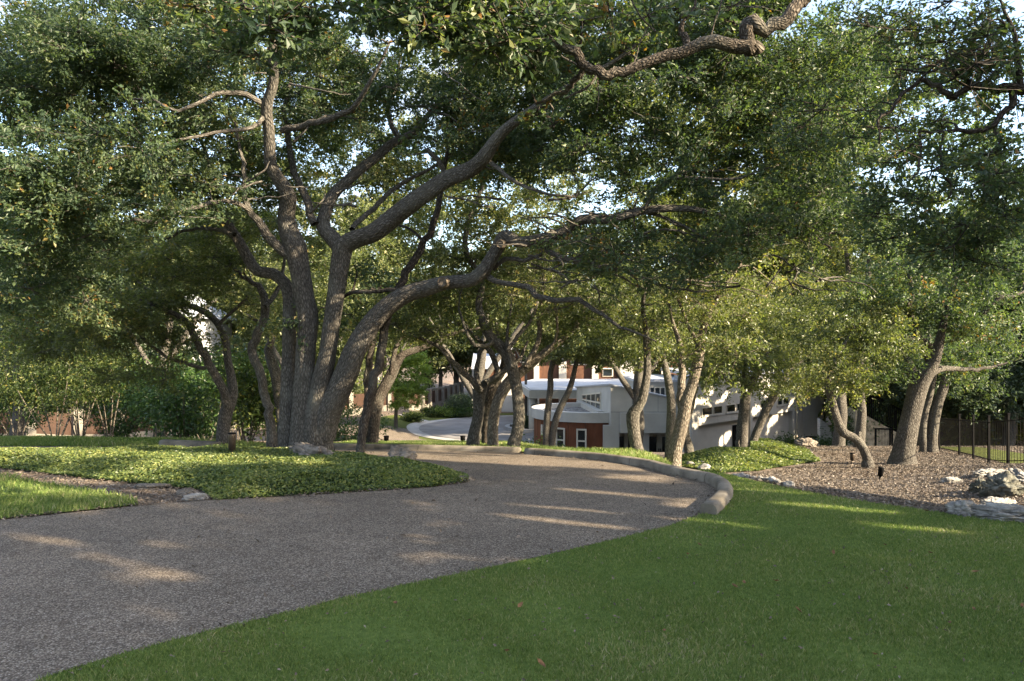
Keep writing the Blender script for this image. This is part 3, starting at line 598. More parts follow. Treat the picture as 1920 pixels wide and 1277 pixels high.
tree('live_oak', 'dark oak stem standing close behind the pale one by the kerb', 15.5,
  [[(912,836,16.1),(911,790,17.0),(914,760,18.7),(925,725,16.1),(938,700,13.6),(945,670,10.2),(935,640,7.6),(930,600,5.1)]],
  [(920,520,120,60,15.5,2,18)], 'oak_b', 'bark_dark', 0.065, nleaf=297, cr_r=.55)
tree('live_oak', 'stout twisting oak at the gap between the two kerbs', 13.2,
  [[(963,850,25.8),(967,820,24.1),(973,786,23.2),(971,750,22.4),(968,726,21.5),(961,695,22.4),(955,672,22.4),(940,650,20.6),(925,636,18.1),(910,615,15.5),(902,592,13.8),(897,570,12.9),(902,545,12.0),(900,515,10.3),(882,490,10.3),(872,460,10.3),(876,425,10.3),(885,395,10.3),(897,370,8.6),(910,330,6.0,14)],
   [(950,660,8.6),(962,640,7.7),(978,622,6.9),(1000,595,6.0),(1008,565,5.2,13.6)],[(960,690,7.7),(950,640,6.9),(955,600,5.2),(960,560,4.3,13.8)],
   [(925,640,8.6),(900,650,7.7),(885,640,6.9),(872,615,5.2,13),(860,580,4.3)]],
  [(900,400,130,70,14,1.6,18),(980,470,90,60,13.6,1.4,12),(840,500,80,60,13.6,1.4,12)], 'oak_b', 'bark', 0.060, nleaf=324, cr_r=.5)
tree('live_oak', 'thin pair of oak stems spreading in a V in front of the rust rotunda', 30,
  [[(1023,842,13),(1025,800,12),(1027,770,12),(1032,725,12),(1032,700,11),(1040,672,10),(1047,650,8),(1050,620,6)],
   [(1032,842,13,30,1),(1038,805,13),(1050,765,12),(1066,735,11),(1075,705,10),(1078,690,9),(1085,665,8),(1085,630,6)]],
  [(1080,645,80,42,30,2.4,30),(1040,590,90,50,30,2.6,26),(1150,640,80,50,29,2.2,34),(1100,600,100,40,30,2,24)], 'oak_b', 'bark', 0.103, nleaf=283, cr_r=.8)
tree('live_oak', 'crooked single oak stem with a sawn stub in front of the white house corner', 14.0,
  [[(1197,866,26),(1192,830,23),(1188,800,23),(1187,778,25),(1193,766,20),(1203,750,17),(1209,725,15),(1213,700,14),(1214,670,13),(1212,640,12),(1210,610,10),(1205,570,8),(1215,530,6,13.6)],
   [(1188,782,17),(1184,776,17),(1182,772,16)]],
  [(1190,590,110,50,14,1.6,20),(1150,520,100,40,13.6,1.4,8)], 'oak_b', 'bark', 0.060, nleaf=297, cr_r=.5)
tree('live_oak', 'sturdy forked oak with a bright sunlit right side behind the kerb bend', 12.6,
  [[(1263,876,30),(1266,845,27),(1275,810,26),(1283,775,24),(1288,750,22),(1298,722,19),(1305,690,19),(1311,660,18),(1315,630,15),(1325,600,12),(1345,560,9),(1370,520,7,12.2),(1400,480,5)],
   [(1283,775,15),(1277,750,15),(1277,715,14),(1278,680,13),(1275,650,11),(1262,610,8,13),(1255,570,5)],
   [(1311,650,8),(1290,610,7),(1270,560,5,12.2)]],
  [(1300,570,130,60,12.6,1.6,18),(1390,540,90,60,12.4,1.4,14),(1330,660,70,35,12,1,8)], 'oak_b', 'bark_pale', 0.056, nleaf=310, cr_r=.48)
tree('live_oak', 'grey oak close behind the sturdy forked oak at the kerb bend', 17,
  [[(1255,858,18),(1258,800,17),(1258,750,16),(1252,710,15),(1245,680,13),(1235,640,10),(1225,600,7)]],
  [(1230,620,90,60,17,1.6,26)], 'oak_b', 'bark', 0.073, nleaf=270, cr_r=.6)
tree('live_oak', 'short orange lit oak trunk leaning against the white house wall', 22,
  [[(1293,862,17),(1291,840,18),(1285,815,15),(1287,790,13),(1297,760,11),(1305,720,9),(1330,690,6)]],
  [(1340,690,60,30,22,1.6,10)], 'oak_b', 'bark', 0.086, nleaf=270, cr_r=.6)
tree('live_oak', 'double-stemmed upright oak on the green mound before the white wall', 20,
  [[(1391,858,22),(1392,820,20),(1393,793,19),(1396,762,18),(1401,735,17),(1413,709,14),(1425,690,10),(1440,660,7)],
   [(1384,850,13),(1387,810,12),(1392,770,11)],[(1397,752,9),(1393,715,9),(1398,680,7),(1390,650,5)]],
  [(1400,650,110,50,20,2,26),(1350,700,60,35,19.5,1.4,10),(1440,710,60,30,19.5,1.4,10),(1400,590,120,50,20.5,2,20)], 'oak_b', 'bark', 0.077, nleaf=310, cr_r=.6)
tree('live_oak', 'oak stem leaning right from the back of the green mound', 22,
  [[(1407,852,18),(1413,825,16),(1424,797,16),(1432,780,16),(1440,762,16),(1455,736,15),(1465,718,13),(1485,690,10),(1520,660,7),(1550,640,5)]],
  [(1510,670,80,45,22,2,22),(1480,730,60,22,21.5,1.4,9),(1540,610,90,50,22.5,2,18)], 'oak_b', 'bark', 0.077, nleaf=310, cr_r=.65)
tree('live_oak', 'low crooked oak leaning sideways out of the brown mulch', 16.2,
  [[(1628,880,20.4),(1627,862,16.1),(1620,842,15.3),(1608,826,15.3),(1596,818,15.3),(1582,812,17.0),(1572,795,16.1),(1564,770,15.3),(1558,745,14.4),(1552,720,11.9),(1560,690,9.3),(1580,650,6.8),(1600,620,4.2)],
   [(1606,824,10.2),(1610,815,8.5),(1612,810,6.0)],[(1560,745,6.8),(1580,720,6.0),(1610,700,4.2)]],
  [(1600,640,90,50,16.2,1.8,30),(1570,720,60,35,16,1.3,12),(1650,600,70,50,16.5,1.6,16),(1540,560,80,60,17,1.6,14)], 'oak_b', 'bark', 0.065, nleaf=351, cr_r=.55)
tree('live_oak', 'thick flaring oak trunk with spreading limbs in the mulch near the iron fence', 17.2,
  [[(1693,872,50),(1694,850,42),(1699,820,37),(1707,785,33),(1715,752,32),(1722,725,32),(1732,706,29),(1747,685,22),(1757,660,18),(1765,625,14),(1775,580,11),(1790,530,8,16.6),(1800,480,5)],
   [(1726,722,18),(1745,702,13),(1762,693,11),(1785,692,10),(1807,692,8),(1850,690,6,17.8),(1890,680,4)],
   [(1722,722,20),(1712,702,18),(1703,680,15),(1690,655,12),(1680,620,9,18),(1660,580,6)],
   [(1757,660,10),(1735,640,10),(1712,636,9),(1690,630,7),(1650,625,4,16.4)],[(1765,620,10),(1790,618,9),(1830,600,8),(1870,560,7,16.4),(1900,555,5),(1925,545,4)],
   [(1747,690,10),(1730,650,10),(1715,610,10),(1704,580,11),(1710,545,9,16.5),(1700,500,6)],
   [(1700,868,14),(1680,872,9),(1655,876,4)]],
  [(1740,540,160,90,17.2,2.2,44),(1850,620,100,60,17,1.8,24),(1660,560,80,70,17,1.8,18),(1650,700,50,30,17,1.3,8),(1850,500,90,70,16.6,1.6,18)], 'oak', 'bark', .075, nleaf=250, cr_r=.55)
tree('live_oak', 'leaning oak trunk between the thick mulch oak and the iron fence', 22,
  [[(1745,842,24),(1747,820,21),(1753,780,19),(1760,752,18),(1768,730,18),(1775,700,15),(1785,670,12),(1800,640,8)],[(1732,840,14,22,1),(1731,800,13),(1736,770,11),(1745,740,10),(1752,700,8),(1750,660,6),(1740,620,4)]],
  [(1830,670,80,45,22,2,20),(1760,640,90,40,22,2,14)], 'oak', 'bark', .095, nleaf=220, cr_r=.65)
tree('live_oak', 'oak outside the right edge sending bare wavy dark boughs across the sky', 6.9,
  [([(6.5,6.5,h1(6.5,6.5)),(6.35,6.55,.6),(6.0,6.65,2.0),(5.5,6.75,3.0),(5.1,6.85,3.7),(5.0,6.9,4.1),(4.95,6.9,4.7),(4.9,6.9,5.4),(4.7,6.95,6.3)],[.22,.2,.17,.15,.12,.085,.06,.045,.03]),
   [(1940,165,22),(1897,167,19),(1870,164,18),(1847,160,16),(1820,163,14),(1805,172,13),(1790,178,12),(1777,175,11),(1767,167,10),(1747,157,10),(1723,153,9),(1707,167,8),(1683,187,8),(1673,203,7),(1653,217,6),(1649,235,4),(1648,270,3)],
   [(1825,160,8),(1815,150,8),(1803,147,7),(1790,137,7),(1780,130,6),(1760,127,5),(1737,137,5),(1710,132,4),(1680,130,3)],
   [(1902,168,14),(1902,185,13),(1897,198,12),(1877,213,11),(1863,233,10),(1845,243,9),(1830,248,9),(1797,245,8),(1780,247,7),(1763,248,7),(1745,247,5),(1724,246,4)],
   [(1724,247,5),(1727,275,4.5),(1724,300,4.5),(1722,322,4),(1710,335,3.5),(1700,345,2)],
   [(1768,249,5),(1766,268,4.5),(1763,287,4.5),(1767,310,4.5),(1771,333,4.5),(1782,345,4),(1783,362,4),(1776,375,3),(1760,378,3)],[(1763,288,3.5),(1750,300,3.5),(1745,325,3),(1736,345,2)],
   [(1863,233,8),(1868,250,8),(1877,263,8),(1873,275,7),(1863,285,7),(1848,294,6),(1837,303,6),(1838,318,6),(1848,335,5.5),(1860,350,5),(1868,375,5),(1872,395,4),(1876,420,3)],
   [(1845,330,3),(1835,355,3),(1815,372,2)],[(1915,170,12),(1910,130,11),(1905,90,10),(1898,55,8),(1885,25,6),(1870,-10,4)],[(1900,60,5),(1870,35,4),(1830,55,3)]],
  [(1800,70,150,90,7,1.0,26),(1700,200,80,90,7.1,.8,9),(1860,130,80,90,6.8,.7,9),(1770,300,110,70,7.1,.7,8),(1870,330,60,60,6.9,.7,6),(1850,440,90,60,7.2,.8,12),(1680,430,80,80,7.5,.8,10),(1680,20,90,60,7.1,.8,7),(1800,-90,200,70,7,1.1,14),(1560,240,60,90,7.6,.7,6)],
  'oak', 'bark_dark', .05, nleaf=260, cr_r=.40, twig=.008)
tree('live_oak', 'nearest oak with a lichened elbowed bough hanging across the top of the view', 5.0,
  [([(6.4,3.2,h1(6.4,3.2)),(6.3,3.2,1.2),(6.0,3.4,2.6),(5.4,3.7,3.9),(4.3,4.2,4.9),(3.3,4.7,5.15),(2.55,4.95,4.9)],[.22,.19,.17,.14,.1,.075,.055]),
   [(1640,-240,26,4.9),(1570,-110,25),(1512,-15,24),(1500,3,24),(1487,24,24),(1467,41,26),(1432,52,25),(1408,44,30),(1399,54,29),(1403,74,27),(1407,88,28),(1385,86,28),(1363,83,26),(1313,83,25),(1280,97,24),(1223,113,21),(1173,130,20),(1143,143,21),(1120,138,21),(1097,120,20),(1073,97,19),(1040,77,17),(1007,50,14),(985,20,11),(960,-20,8)],
   [(1406,88,26,4.95),(1415,91,28),(1421,93,26)],[(1287,92,14),(1286,72,15),(1280,60,13),(1284,40,7),(1300,10,5),(1310,-30,4)],
   [(1100,122,12),(1085,145,12),(1070,160,11),(1060,172,9),(1040,180,7),(1005,195,5,5.2)],[(1120,140,5),(1100,165,5),(1080,175,5),(1060,185,3)],
   [(1190,122,4),(1193,105,3),(1200,80,2.5),(1215,50,2)],[(1230,60,3),(1200,30,3),(1180,-10,3)],[(1330,80,4),(1340,40,3),(1355,-5,3)],[(1120,150,2.5),(1122,185,2),(1118,210,1.5)]],
  [(900,35,130,60,4.7,.4,34),(770,25,100,50,4.7,.4,18),(1010,100,60,50,4.9,.3,8),(480,50,100,55,5.0,.5,16),(620,0,120,40,5,.4,9),(1150,20,140,45,5.1,.4,8),(1340,30,90,50,5.4,.4,4),(900,-90,300,60,4.8,.6,18),(1000,230,60,30,5.3,.3,3),(420,-20,120,50,5.2,.5,8)],
  'oak', 'bark_lichen', .057, nleaf=95, cr_r=.24, twig=.006, rb=.06)
# --- trees in the middle distance: crowns that fill the view behind the nearer oaks
def mid(label, px, d, top, blobs, mat='oak_b', size=None, w=24, lean=20, n=1, cat='tree', name='live_oak', bark='bark', nleaf=230, cr=None, rb=0):
    y0 = CY+F*(EYE-h1((px-CX)/F*d, d))/d
    br = [[(px,y0,w),(px+lean*.3,y0-60,w*.85),(px+lean*.2,y0-130,w*.75),(px+lean,(y0+top)/2,w*.45),(px+lean*.6,(y0+2*top)/3,w*.2)],
          [(px+lean*.3,y0-100,w*.5),(px-50,y0-190,w*.35),(px-90,(y0+top)/2,w*.2)],[(px+lean*.2,y0-130,w*.5),(px+70,y0-230,w*.35),(px+110,(y0+top)/2-20,w*.2)]]
    return tree(name, label, d, br, blobs, mat, bark, size or .0045*d, nleaf=nleaf, cr_r=cr or .022*d+.12, rb=rb, sides=10, carve='wing' in label)
mid('tall sunlit oak filling the view above the motor court', 893, 27, 330, [(800,400,170,110,27,3,60),(950,350,160,120,27,3,50),(700,450,120,80,27,3,30),(880,170,260,120,27,3,70),(930,290,130,70,27,2,36)])
mid('sunlit oak behind the twin stems of the big oak, left of the court', 572, 29, 330, [(600,400,150,110,29,3,50),(480,350,140,110,29,3,40),(600,540,120,60,28,2.5,22),(560,180,260,130,29,3,70),(700,290,90,60,28,2,30),(740,330,60,40,28,2,14)])
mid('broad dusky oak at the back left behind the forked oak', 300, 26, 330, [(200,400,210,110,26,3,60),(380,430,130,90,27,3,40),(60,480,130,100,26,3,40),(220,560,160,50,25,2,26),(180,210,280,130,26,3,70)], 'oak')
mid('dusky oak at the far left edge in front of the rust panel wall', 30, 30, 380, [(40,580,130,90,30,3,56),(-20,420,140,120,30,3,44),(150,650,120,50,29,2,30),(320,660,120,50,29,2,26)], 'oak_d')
mid('tall oak rising behind the rotunda roof', 1192, 34, 250, [(1100,380,150,120,34,3,50),(1200,480,130,90,34,3,40),(1040,480,110,70,34,3,26),(1180,190,240,130,34,3,70),(1180,590,120,50,33,2.5,26)])
mid('sunlit oak standing behind the white rear wing', 1404, 62, 250, [(1380,420,160,120,36,3,56),(1500,520,130,100,36,3,44),(1420,620,120,40,35,2,20),(1430,200,230,130,36,3,70),(1360,450,70,50,36,2,20)])
mid('full green oak between the white wing and the stone stair', 1572, 27, 260, [(1590,480,120,120,27,2.6,50),(1520,380,120,110,28,3,34),(1640,600,80,60,26,2,20)])
mid('dark cedar-like tree left of the fence behind the thick mulch oak', 1705, 32, 350, [(1690,560,110,120,32,3,50),(1640,690,70,60,31,2,26),(1730,720,80,60,31,2,30)], 'oak_d', name='evergreen_tree')
mid('shaded evergreen behind the iron fence at the right edge', 1890, 30, 420, [(1880,560,110,120,30,3,60),(1870,710,110,70,29,2,44),(1790,740,90,40,28,1.6,22)], 'oak_d', name='evergreen_tree')
mid('tall shaded evergreen right of the leaning trunk beyond the fence', 1800, 34, 350, [(1800,500,110,110,34,3,56),(1800,690,110,80,33,2,50)], 'oak_d', name='evergreen_tree')
mid('high crowned oak filling the sky right of the crooked mulch oak', 1610, 25, 120, [(1640,200,170,150,25,3,64),(1800,300,140,110,25,3,40),(1640,400,110,80,25,2.5,26),(1890,400,90,90,25,2,30),(1780,130,140,80,25,3,26)], 'oak', w=20)
mid('leafy oak standing in front of the tall panelled house', 1205, 55, 560, [(1000,620,60,36,55,3,34),(1110,645,80,38,55,3,44),(1245,645,80,50,55,3,44),(1180,580,120,50,55,3,34),(930,610,60,40,55,3,34)], w=9, lean=4)
mid('pale lime green tree beside the far pillars left of the court', 742, 60, 670, [(772,700,36,44,60,1.8,70),(748,740,26,30,59,1.4,36),(776,742,24,18,60,1.2,22)], 'lime', w=7, lean=4, name='lime_tree', nleaf=150, cr=.6, size=.14)
mid('golden autumn tree above the far garden wall', 852, 99, 610, [(865,655,42,32,99,2.5,50),(835,632,34,24,99,2.5,24),(805,660,26,20,97,2,16)], 'gold', w=5, lean=4, name='autumn_tree', nleaf=130, cr=1.0, size=.22)
mid('small golden tree glimpsed through the oaks at left', 215, 52, 570, [(205,590,42,30,52,2,26)], 'gold', w=7, lean=4, name='autumn_tree', nleaf=110, cr=.7, size=.14)
mid('golden tree behind the fork of the twisting oak', 985, 66, 520, [(985,555,48,36,66,2,30)], 'gold', w=6, lean=4, name='autumn_tree', nleaf=120, cr=.8, size=.17)
# --- woodland beyond the garden: one mass
T = Tubes(); LP = []; LD = []
wood = []
for k in range(58):
    a_ = rad(-50+100*(k+.5)/58)+RNG.normal(0, .012); r_ = (66 if k % 2 else 92)+RNG.uniform(-7, 9)
    x, y = r_*math.sin(a_)*1.1, r_*math.cos(a_)
    if abs(x-4) < 17 and y < 88: y = 96+RNG.uniform(-4, 8)
    wood.append((x, y, RNG.uniform(15, 21)))
wood += [(-33,47,12),(-38,40,12),(-27,54,12),(-20,62,12),(33,45,14),(29,38,12),(26,31,11),(38,36,13),(24,50,12),(31,56,14),(31,35,14),(25,37,12),(36,41,15),(22,35,9),(27,26,10),(24,30,10),(19,33,8)]
for x, y, hh in wood:
    zg = h1(x, y)
    T.add([(x,y,zg-.3),(x+.1,y,zg+hh*.3),(x+RNG.normal(0,.5),y,zg+hh*.7)], [.3,.22,.08], 7)
    near = y < 58; n = 120 if near else 95; rr = hh*.3; k = 130; sz = .42
    u = RNG.normal(0, 1, (n, 3)); u /= np.linalg.norm(u, axis=1, keepdims=True); u *= RNG.uniform(.45, 1, (n, 1))
    c = np.array([x, y, zg+hh*.55])+u*np.array([rr, rr, hh*.47])
    LP.append((c[:,None,:]+RNG.normal(0, .5, (n, k, 3))*np.array([1.1,1.1,.75])).reshape(-1, 3)); LD.append(np.repeat(u, k, 0))
for k in range(110):      # undergrowth between the trunks
    a_ = rad(RNG.uniform(-46, 46)); r_ = RNG.uniform(62, 88); x, y = r_*math.sin(a_), r_*math.cos(a_)
    if abs(x-3) < 19: continue
    c = np.array([x, y, h1(x, y)+RNG.uniform(.4, 2)]); LP.append(c+RNG.normal(0, 1, (420, 3))*np.array([1.6,1.2,.9])); LD.append(RNG.normal(0, 1, (420, 3)))
LP = np.concatenate(LP); LD = np.concatenate(LD); kp = (LP[:,2] > H(LP[:,0], LP[:,1])) & sun_open(LP)
wd = tag(bpy.data.objects.new('woodland', None), 'wood of tall dark green trees closing the view behind the houses', 'woodland', kind='stuff'); COL.objects.link(wd)
T.build('trunks', M['bark'], wd); leaf_mesh('foliage', LP[kp], LD[kp], .42, M['oak_b'], wd)
# --- trees to the right of and behind the viewer that throw the shade over the drive and lawn
def shade(label, x, y, hgt, blobs):
    zg = h1(x, y)
    return tree('live_oak', label, 12, [([(x,y,zg),(x+.1,y,zg+1.4),(x-.2,y+.2,zg+3),(x-.4,y+.5,zg+hgt*.6),(x-.6,y+.6,zg+hgt*.8)],[.3,.26,.22,.14,.06])], [], 'oak', 'bark', .17, nleaf=290, cr_r=.8, wblobs=blobs, twig=.006, sprays=5)
shade('oak right of the lawn just outside the view', 11.5, 2.2, 8, [(10.5,1.8,3.6,3.2,3.6,2.2,70),(11,2,6.5,3.6,4,2.2,60)])
shade('oak behind the viewer at the lawn edge', 11, -4.5, 9, [(10.5,-4,4.5,4,3.6,2.6,80),(11,-4,8,4,4,2,50),(8.5,-1.2,4.2,2.4,2,2.4,60),(13,-3,7,3,3,2.4,50),(6.5,-.5,2.6,1.6,1.6,1.2,24)])
shade('tall oak far right of the lawn', 18, -2, 11, [(17.5,-1.5,7.5,3.6,4.4,3.6,110),(16,2.5,6.5,3,3,2.6,50)])
shade('oak behind the driveway entrance', 3.5, -8.5, 9, [(3.5,-8,5,5,3.5,3.2,100),(8,-8,7,4,3,3,60)])
# ------------------------------------------------------------------ grass, ground cover, litter
def scatter(poly, dens, ymax=40, fall=3.6, powr=2.0, margin=.06):
    """random points in the part of poly inside the view, thinner with distance"""
    x0, x1 = min(p[0] for p in poly), max(p[0] for p in poly); y0, y1 = max(1.2, min(p[1] for p in poly)), min(ymax, max(p[1] for p in poly))
    n = int(dens*(x1-x0)*(y1-y0)); x = RNG.uniform(x0, x1, n); y = RNG.uniform(y0, y1, n)
    k = (np.abs(x) < y*.85+1.5) & (RNG.uniform(0, 1, n) < 1/(1+(y/fall)**powr)) & inside(poly, x, y); return x[k], y[k]
def blades(name, poly, dens, hgt, label, off=.02, fall=3.6, powr=2.0, ymax=30, hump=None, rb=0.):
    x, y = scatter(poly, dens, ymax, fall, powr); n = len(x); d = np.hypot(x, y); z = H(x, y)+off
    if hump: z = z+hump[0]*sstep(0, hump[1], edge_dist(poly, x, y))
    w = (.0017+.00065*d)*RNG.uniform(.7, 1.3, n); patch = np.sin(x*1.7+np.sin(y*2.3))*np.sin(y*1.9+x*.6)+.7*np.sin(x*4.1+2*np.sin(y*1.3))*np.sin(y*5.3-x*1.1)
    keep = RNG.uniform(0, 1, n) < np.clip(.95+.5*np.sin(x*2.7+1.3*np.sin(y*3.1))*np.sin(y*2.2+1.7*np.sin(x*1.9)), .35, 1)
    x, y, d, z, w, patch = x[keep], y[keep], d[keep], z[keep], w[keep], patch[keep]; n = len(x)
    h = hgt*RNG.uniform(.55, 1.5, n)*(1+.2*patch); a = RNG.uniform(0, 2*math.pi, n); l = RNG.uniform(.1, .9, n)*h; b = RNG.uniform(0, 2*math.pi, n)
    P = np.stack([x, y, z-.006], -1); s = np.stack([np.cos(a)*w/2, np.sin(a)*w/2, 0*w], -1)
    m = P+np.stack([np.cos(b)*l*.3, np.sin(b)*l*.3, h*.6], -1); t = P+np.stack([np.cos(b)*l, np.sin(b)*l, h], -1)
    V = np.stack([P-s, P+s, m+s*.7, t, m-s*.7], 1).reshape(-1, 3)
    r = np.clip(RNG.beta(2, 2.4, n)+.13*patch+rb+(RNG.uniform(0, 1, n) < .03)*.3, 0, 1)
    o = mesh_np(name, V, np.arange(5*n), 5, M['blade'], fattr={'rnd': r}); return tag(o, label, 'grass', kind='stuff')
blades('lawn_grass', LAWN, 36000, .022, 'mown green grass of the front lawn')
blades('verge_grass', BANK, 3500, .05, 'short grass on the bank behind the kerb', fall=9, ymax=24)
blades('verge_grass', VERGE, 2600, .06, 'grass verge in front of the rust panel wall', fall=12, hump=(.12,1.2))
blades('island_blades', ISL_GRASS, 9000, .055, 'longer grass on the near left of the island', fall=5)
def coverleaves(name, poly, dens, size, label, hump, off=.02, ymax=30, fall=8, thick=.05, mat='cover'):
    x, y = scatter(poly, dens, ymax, fall, 2); n = len(x); e = edge_dist(poly, x, y)
    z = H(x, y)+off+hump[0]*sstep(0, hump[1], e)+RNG.uniform(-.01, thick, n)*(.7+.6*np.sin(x*3+y)*np.sin(y*4.1-x*2))+.03*np.clip(np.sin(x*6.1+1.5*np.sin(y*4.7))*np.sin(y*7.3-x*2.2), 0, 1)*(e > .1)
    ax = RNG.normal(0, 1, (n, 3)); ax[:,2] *= .5; nr = RNG.normal(0, 1.0, (n, 3)); nr[:,2] += .7
    L = size*RNG.uniform(.7, 1.3, n); V = quads(np.stack([x, y, z], -1), ax, nr, L, L*.55)
    pt = .12*np.sin(x*2.3+y*1.1)*np.sin(y*2.9-x)
    return tag(mesh_np(name, V, np.arange(4*n), 4, M[mat], fattr={'rnd': np.clip(RNG.beta(2, 2.3, n)+pt, 0, 1)}), label, 'ground cover', kind='stuff')
coverleaves('ground_cover', COVER, 9000, .042, 'low leafy ground cover spreading round the big oak', (.13,.5), fall=9)
coverleaves('mound_cover', MOUND, 2200, .06, 'dense green ground cover on the mound by the white wall', (.28,1.4), fall=16)
SOIL = [gp(*p) for p in ((388,940),(253,950),(235,935),(130,913),(0,892),(0,880),(60,886),(180,901),(290,912),(376,921),(402,940))]
def litter(name, poly, dens, size, mat, label, lift=.012, fall=10, ymax=30, cat='litter', asp=.5):
    x, y = scatter(poly, dens, ymax, fall, 2); n = len(x); z = H(x, y)+lift+RNG.uniform(0, .012, n)
    ax = RNG.normal(0, 1, (n, 3)); ax[:,2] *= .35; nr = RNG.normal(0, .5, (n, 3)); nr[:,2] += 1; L = size*RNG.uniform(.4, 1.5, n)
    return tag(mesh_np(name, quads(np.stack([x, y, z], -1), ax, nr, L, L*asp), np.arange(4*n), 4, M[mat], fattr={'rnd': RNG.beta(2, 2.5, n)}), label, cat, kind='stuff')
litter('leaf_litter', SOIL, 1100, .034, 'litter', 'dry leaves on the bare soil strip of the island')
MULCH = [(2.9,10.1),gp(1470,916),gp(1600,940),gp(1760,963),gp(1920,983),(7,6),(13,10),(18,24),(16,30),(9.5,29),(9.7,24.4),(7.7,18.2),(5.4,15.8),(4.3,15.3),(3.2,13)]
litter('mulch_litter', MULCH, 1100, .042, 'litter', 'brown leaves and twigs scattered over the mulch bed', fall=14)
litter('wood_chips', MULCH, 1200, .035, 'chip', 'pale wood chips and small stones in the mulch bed', fall=14)
MULCH_L = [(-4.8,16.5),(-8,18.4),(-12,20.6),(-27,20.3),(-29,40),(-14,40),(-6,30),(-5,22)]
litter('pine_straw', MULCH_L, 420, .10, 'litter', 'reddish leaf litter under the shrubs in front of the panel wall', fall=30, ymax=42)
litter('drive_litter', DRIVE, 5, .045, 'litter', 'stray dry leaves on the driveway', .016, fall=12, ymax=16)
# leaves drifted along the edges of the driveway
def drift(name, line, n, spread, label):
    L = np.array(smooth_line(line, .05)); i = RNG.integers(0, len(L), n); x = L[i,0]+RNG.normal(0, spread, n); y = L[i,1]+RNG.normal(0, spread, n)
    k = (np.abs(x) < y*.85+1.5) & (np.sin(x*5.1)*np.sin(y*4.3+x)+RNG.normal(0, .5, n) > 0); x, y = x[k], y[k]; n = len(x)
    ax = RNG.normal(0, 1, (n, 3)); ax[:,2] *= .3; nr = RNG.normal(0, .5, (n, 3)); nr[:,2] += 1; L_ = RNG.uniform(.015, .045, n)
    tag(mesh_np(name, quads(np.stack([x, y, H(x, y)+.022+RNG.uniform(0, .012, n)], -1), ax, nr, L_, L_*.55), np.arange(4*n), 4, M['litter'], fattr={'rnd': RNG.beta(2, 2.5, n)}), label, 'litter', kind='stuff')
litter('lawn_litter', LAWN, 60, .022, 'litter', 'bits of dead leaf and twig caught in the lawn', .035, fall=6, ymax=12)
drift('edge_litter', ISL_F, 900, .06, 'dry leaves drifted along the island edge of the driveway')
drift('edge_litter', LAWN_EDGE, 260, .05, 'dry leaves caught along the lawn edge of the driveway')
drift('edge_litter', KERB_R, 420, .07, 'dry leaves lying in the gutter of the curved kerb')
# loose leaves on the lawn: each one a thing
lf = None; k = 0
for px, py in ((950,1242),(1290,1052),(1378,1115),(1744,1050),(1660,1034),(1498,996),(1780,1186),(1395,1108),(1830,1086),(1826,1160),(1455,1104),(975,1152),(741,1148),(1497,1162),(1916,1152),(1640,1248),(1015,1268),(1737,968),(1120,1010),(1312,1034),(1563,1050),(1700,1120),(880,1180),(1245,1200)):
    x, y = gp(px, py); z = h1(x, y)+.052
    if lf is None:
        bm = bmesh.new(); vs = [bm.verts.new(p) for p in ((-.035,0,.004),(-.012,.016,.012),(.015,.014,.01),(.038,0,.016),(.015,-.014,.014),(-.012,-.016,.006),(0,0,-.002))]
        for i in range(6): bm.faces.new((vs[i], vs[(i+1) % 6], vs[6]))
        me = bpy.data.meshes.new('fallen_leaf'); bm.to_mesh(me); bm.free(); me.materials.append(simple('dead_leaf', (.16,.085,.04), .8, .3, 30)); lf = link('fallen_leaf', me, None); o = lf
    else: o = lf.copy(); COL.objects.link(o)
    o.location = (x, y, z); o.rotation_euler = (random.uniform(-.4,.4), random.uniform(-.4,.4), random.uniform(0, 6)); o.scale = [random.uniform(.5, .9)]*3
    tag(o, 'small brown dead leaf lying flat on the mown lawn', 'leaf', 'dead leaves on the lawn')
# ------------------------------------------------------------------ rocks
from mathutils import noise as mn
def rock(name, label, cx, cy, s, seed, mat='rock', sink=.25, rz=0, rough=.35, group=None, sub=5, cat='rock'):
    bm = bmesh.new(); bmesh.ops.create_icosphere(bm, subdivisions=sub, radius=1); o3 = Vector((seed*7.3, seed*3.1, seed*1.7)); an = Vector((1, .8, 2.2))
    for v in bm.verts:
        p = v.co.copy(); q = p*1.25+o3; a = mn.fractal(q, .9, 2.1, 5)*rough
        vd, vp = mn.voronoi(Vector((q.x*1.5, q.y*1.5, q.z*2.4))); crack = max(0, .16-(vd[1]-vd[0]))*1.1
        st = math.sin((p.z*s[2]*3/max(s)+.25*mn.noise(q*1.3))*13)*.014
        f = mn.hetero_terrain(q*3.2, .7, 2.2, 5, .6)*.028
        v.co = p*(1+a-crack+st+f+.10*mn.cell(q*1.7)); v.co = Vector((v.co.x*s[0], v.co.y*s[1], v.co.z*s[2]))
    me = bpy.data.meshes.new(name); bm.to_mesh(me); bm.free()
    for p in me.polygons: p.use_smooth = sub > 3
    o = link(name, me, M[mat]); o.location = (cx, cy, h1(cx, cy)+s[2]*(1-2*sink)); o.rotation_euler = (0, 0, rz); return tag(o, label, cat, group)
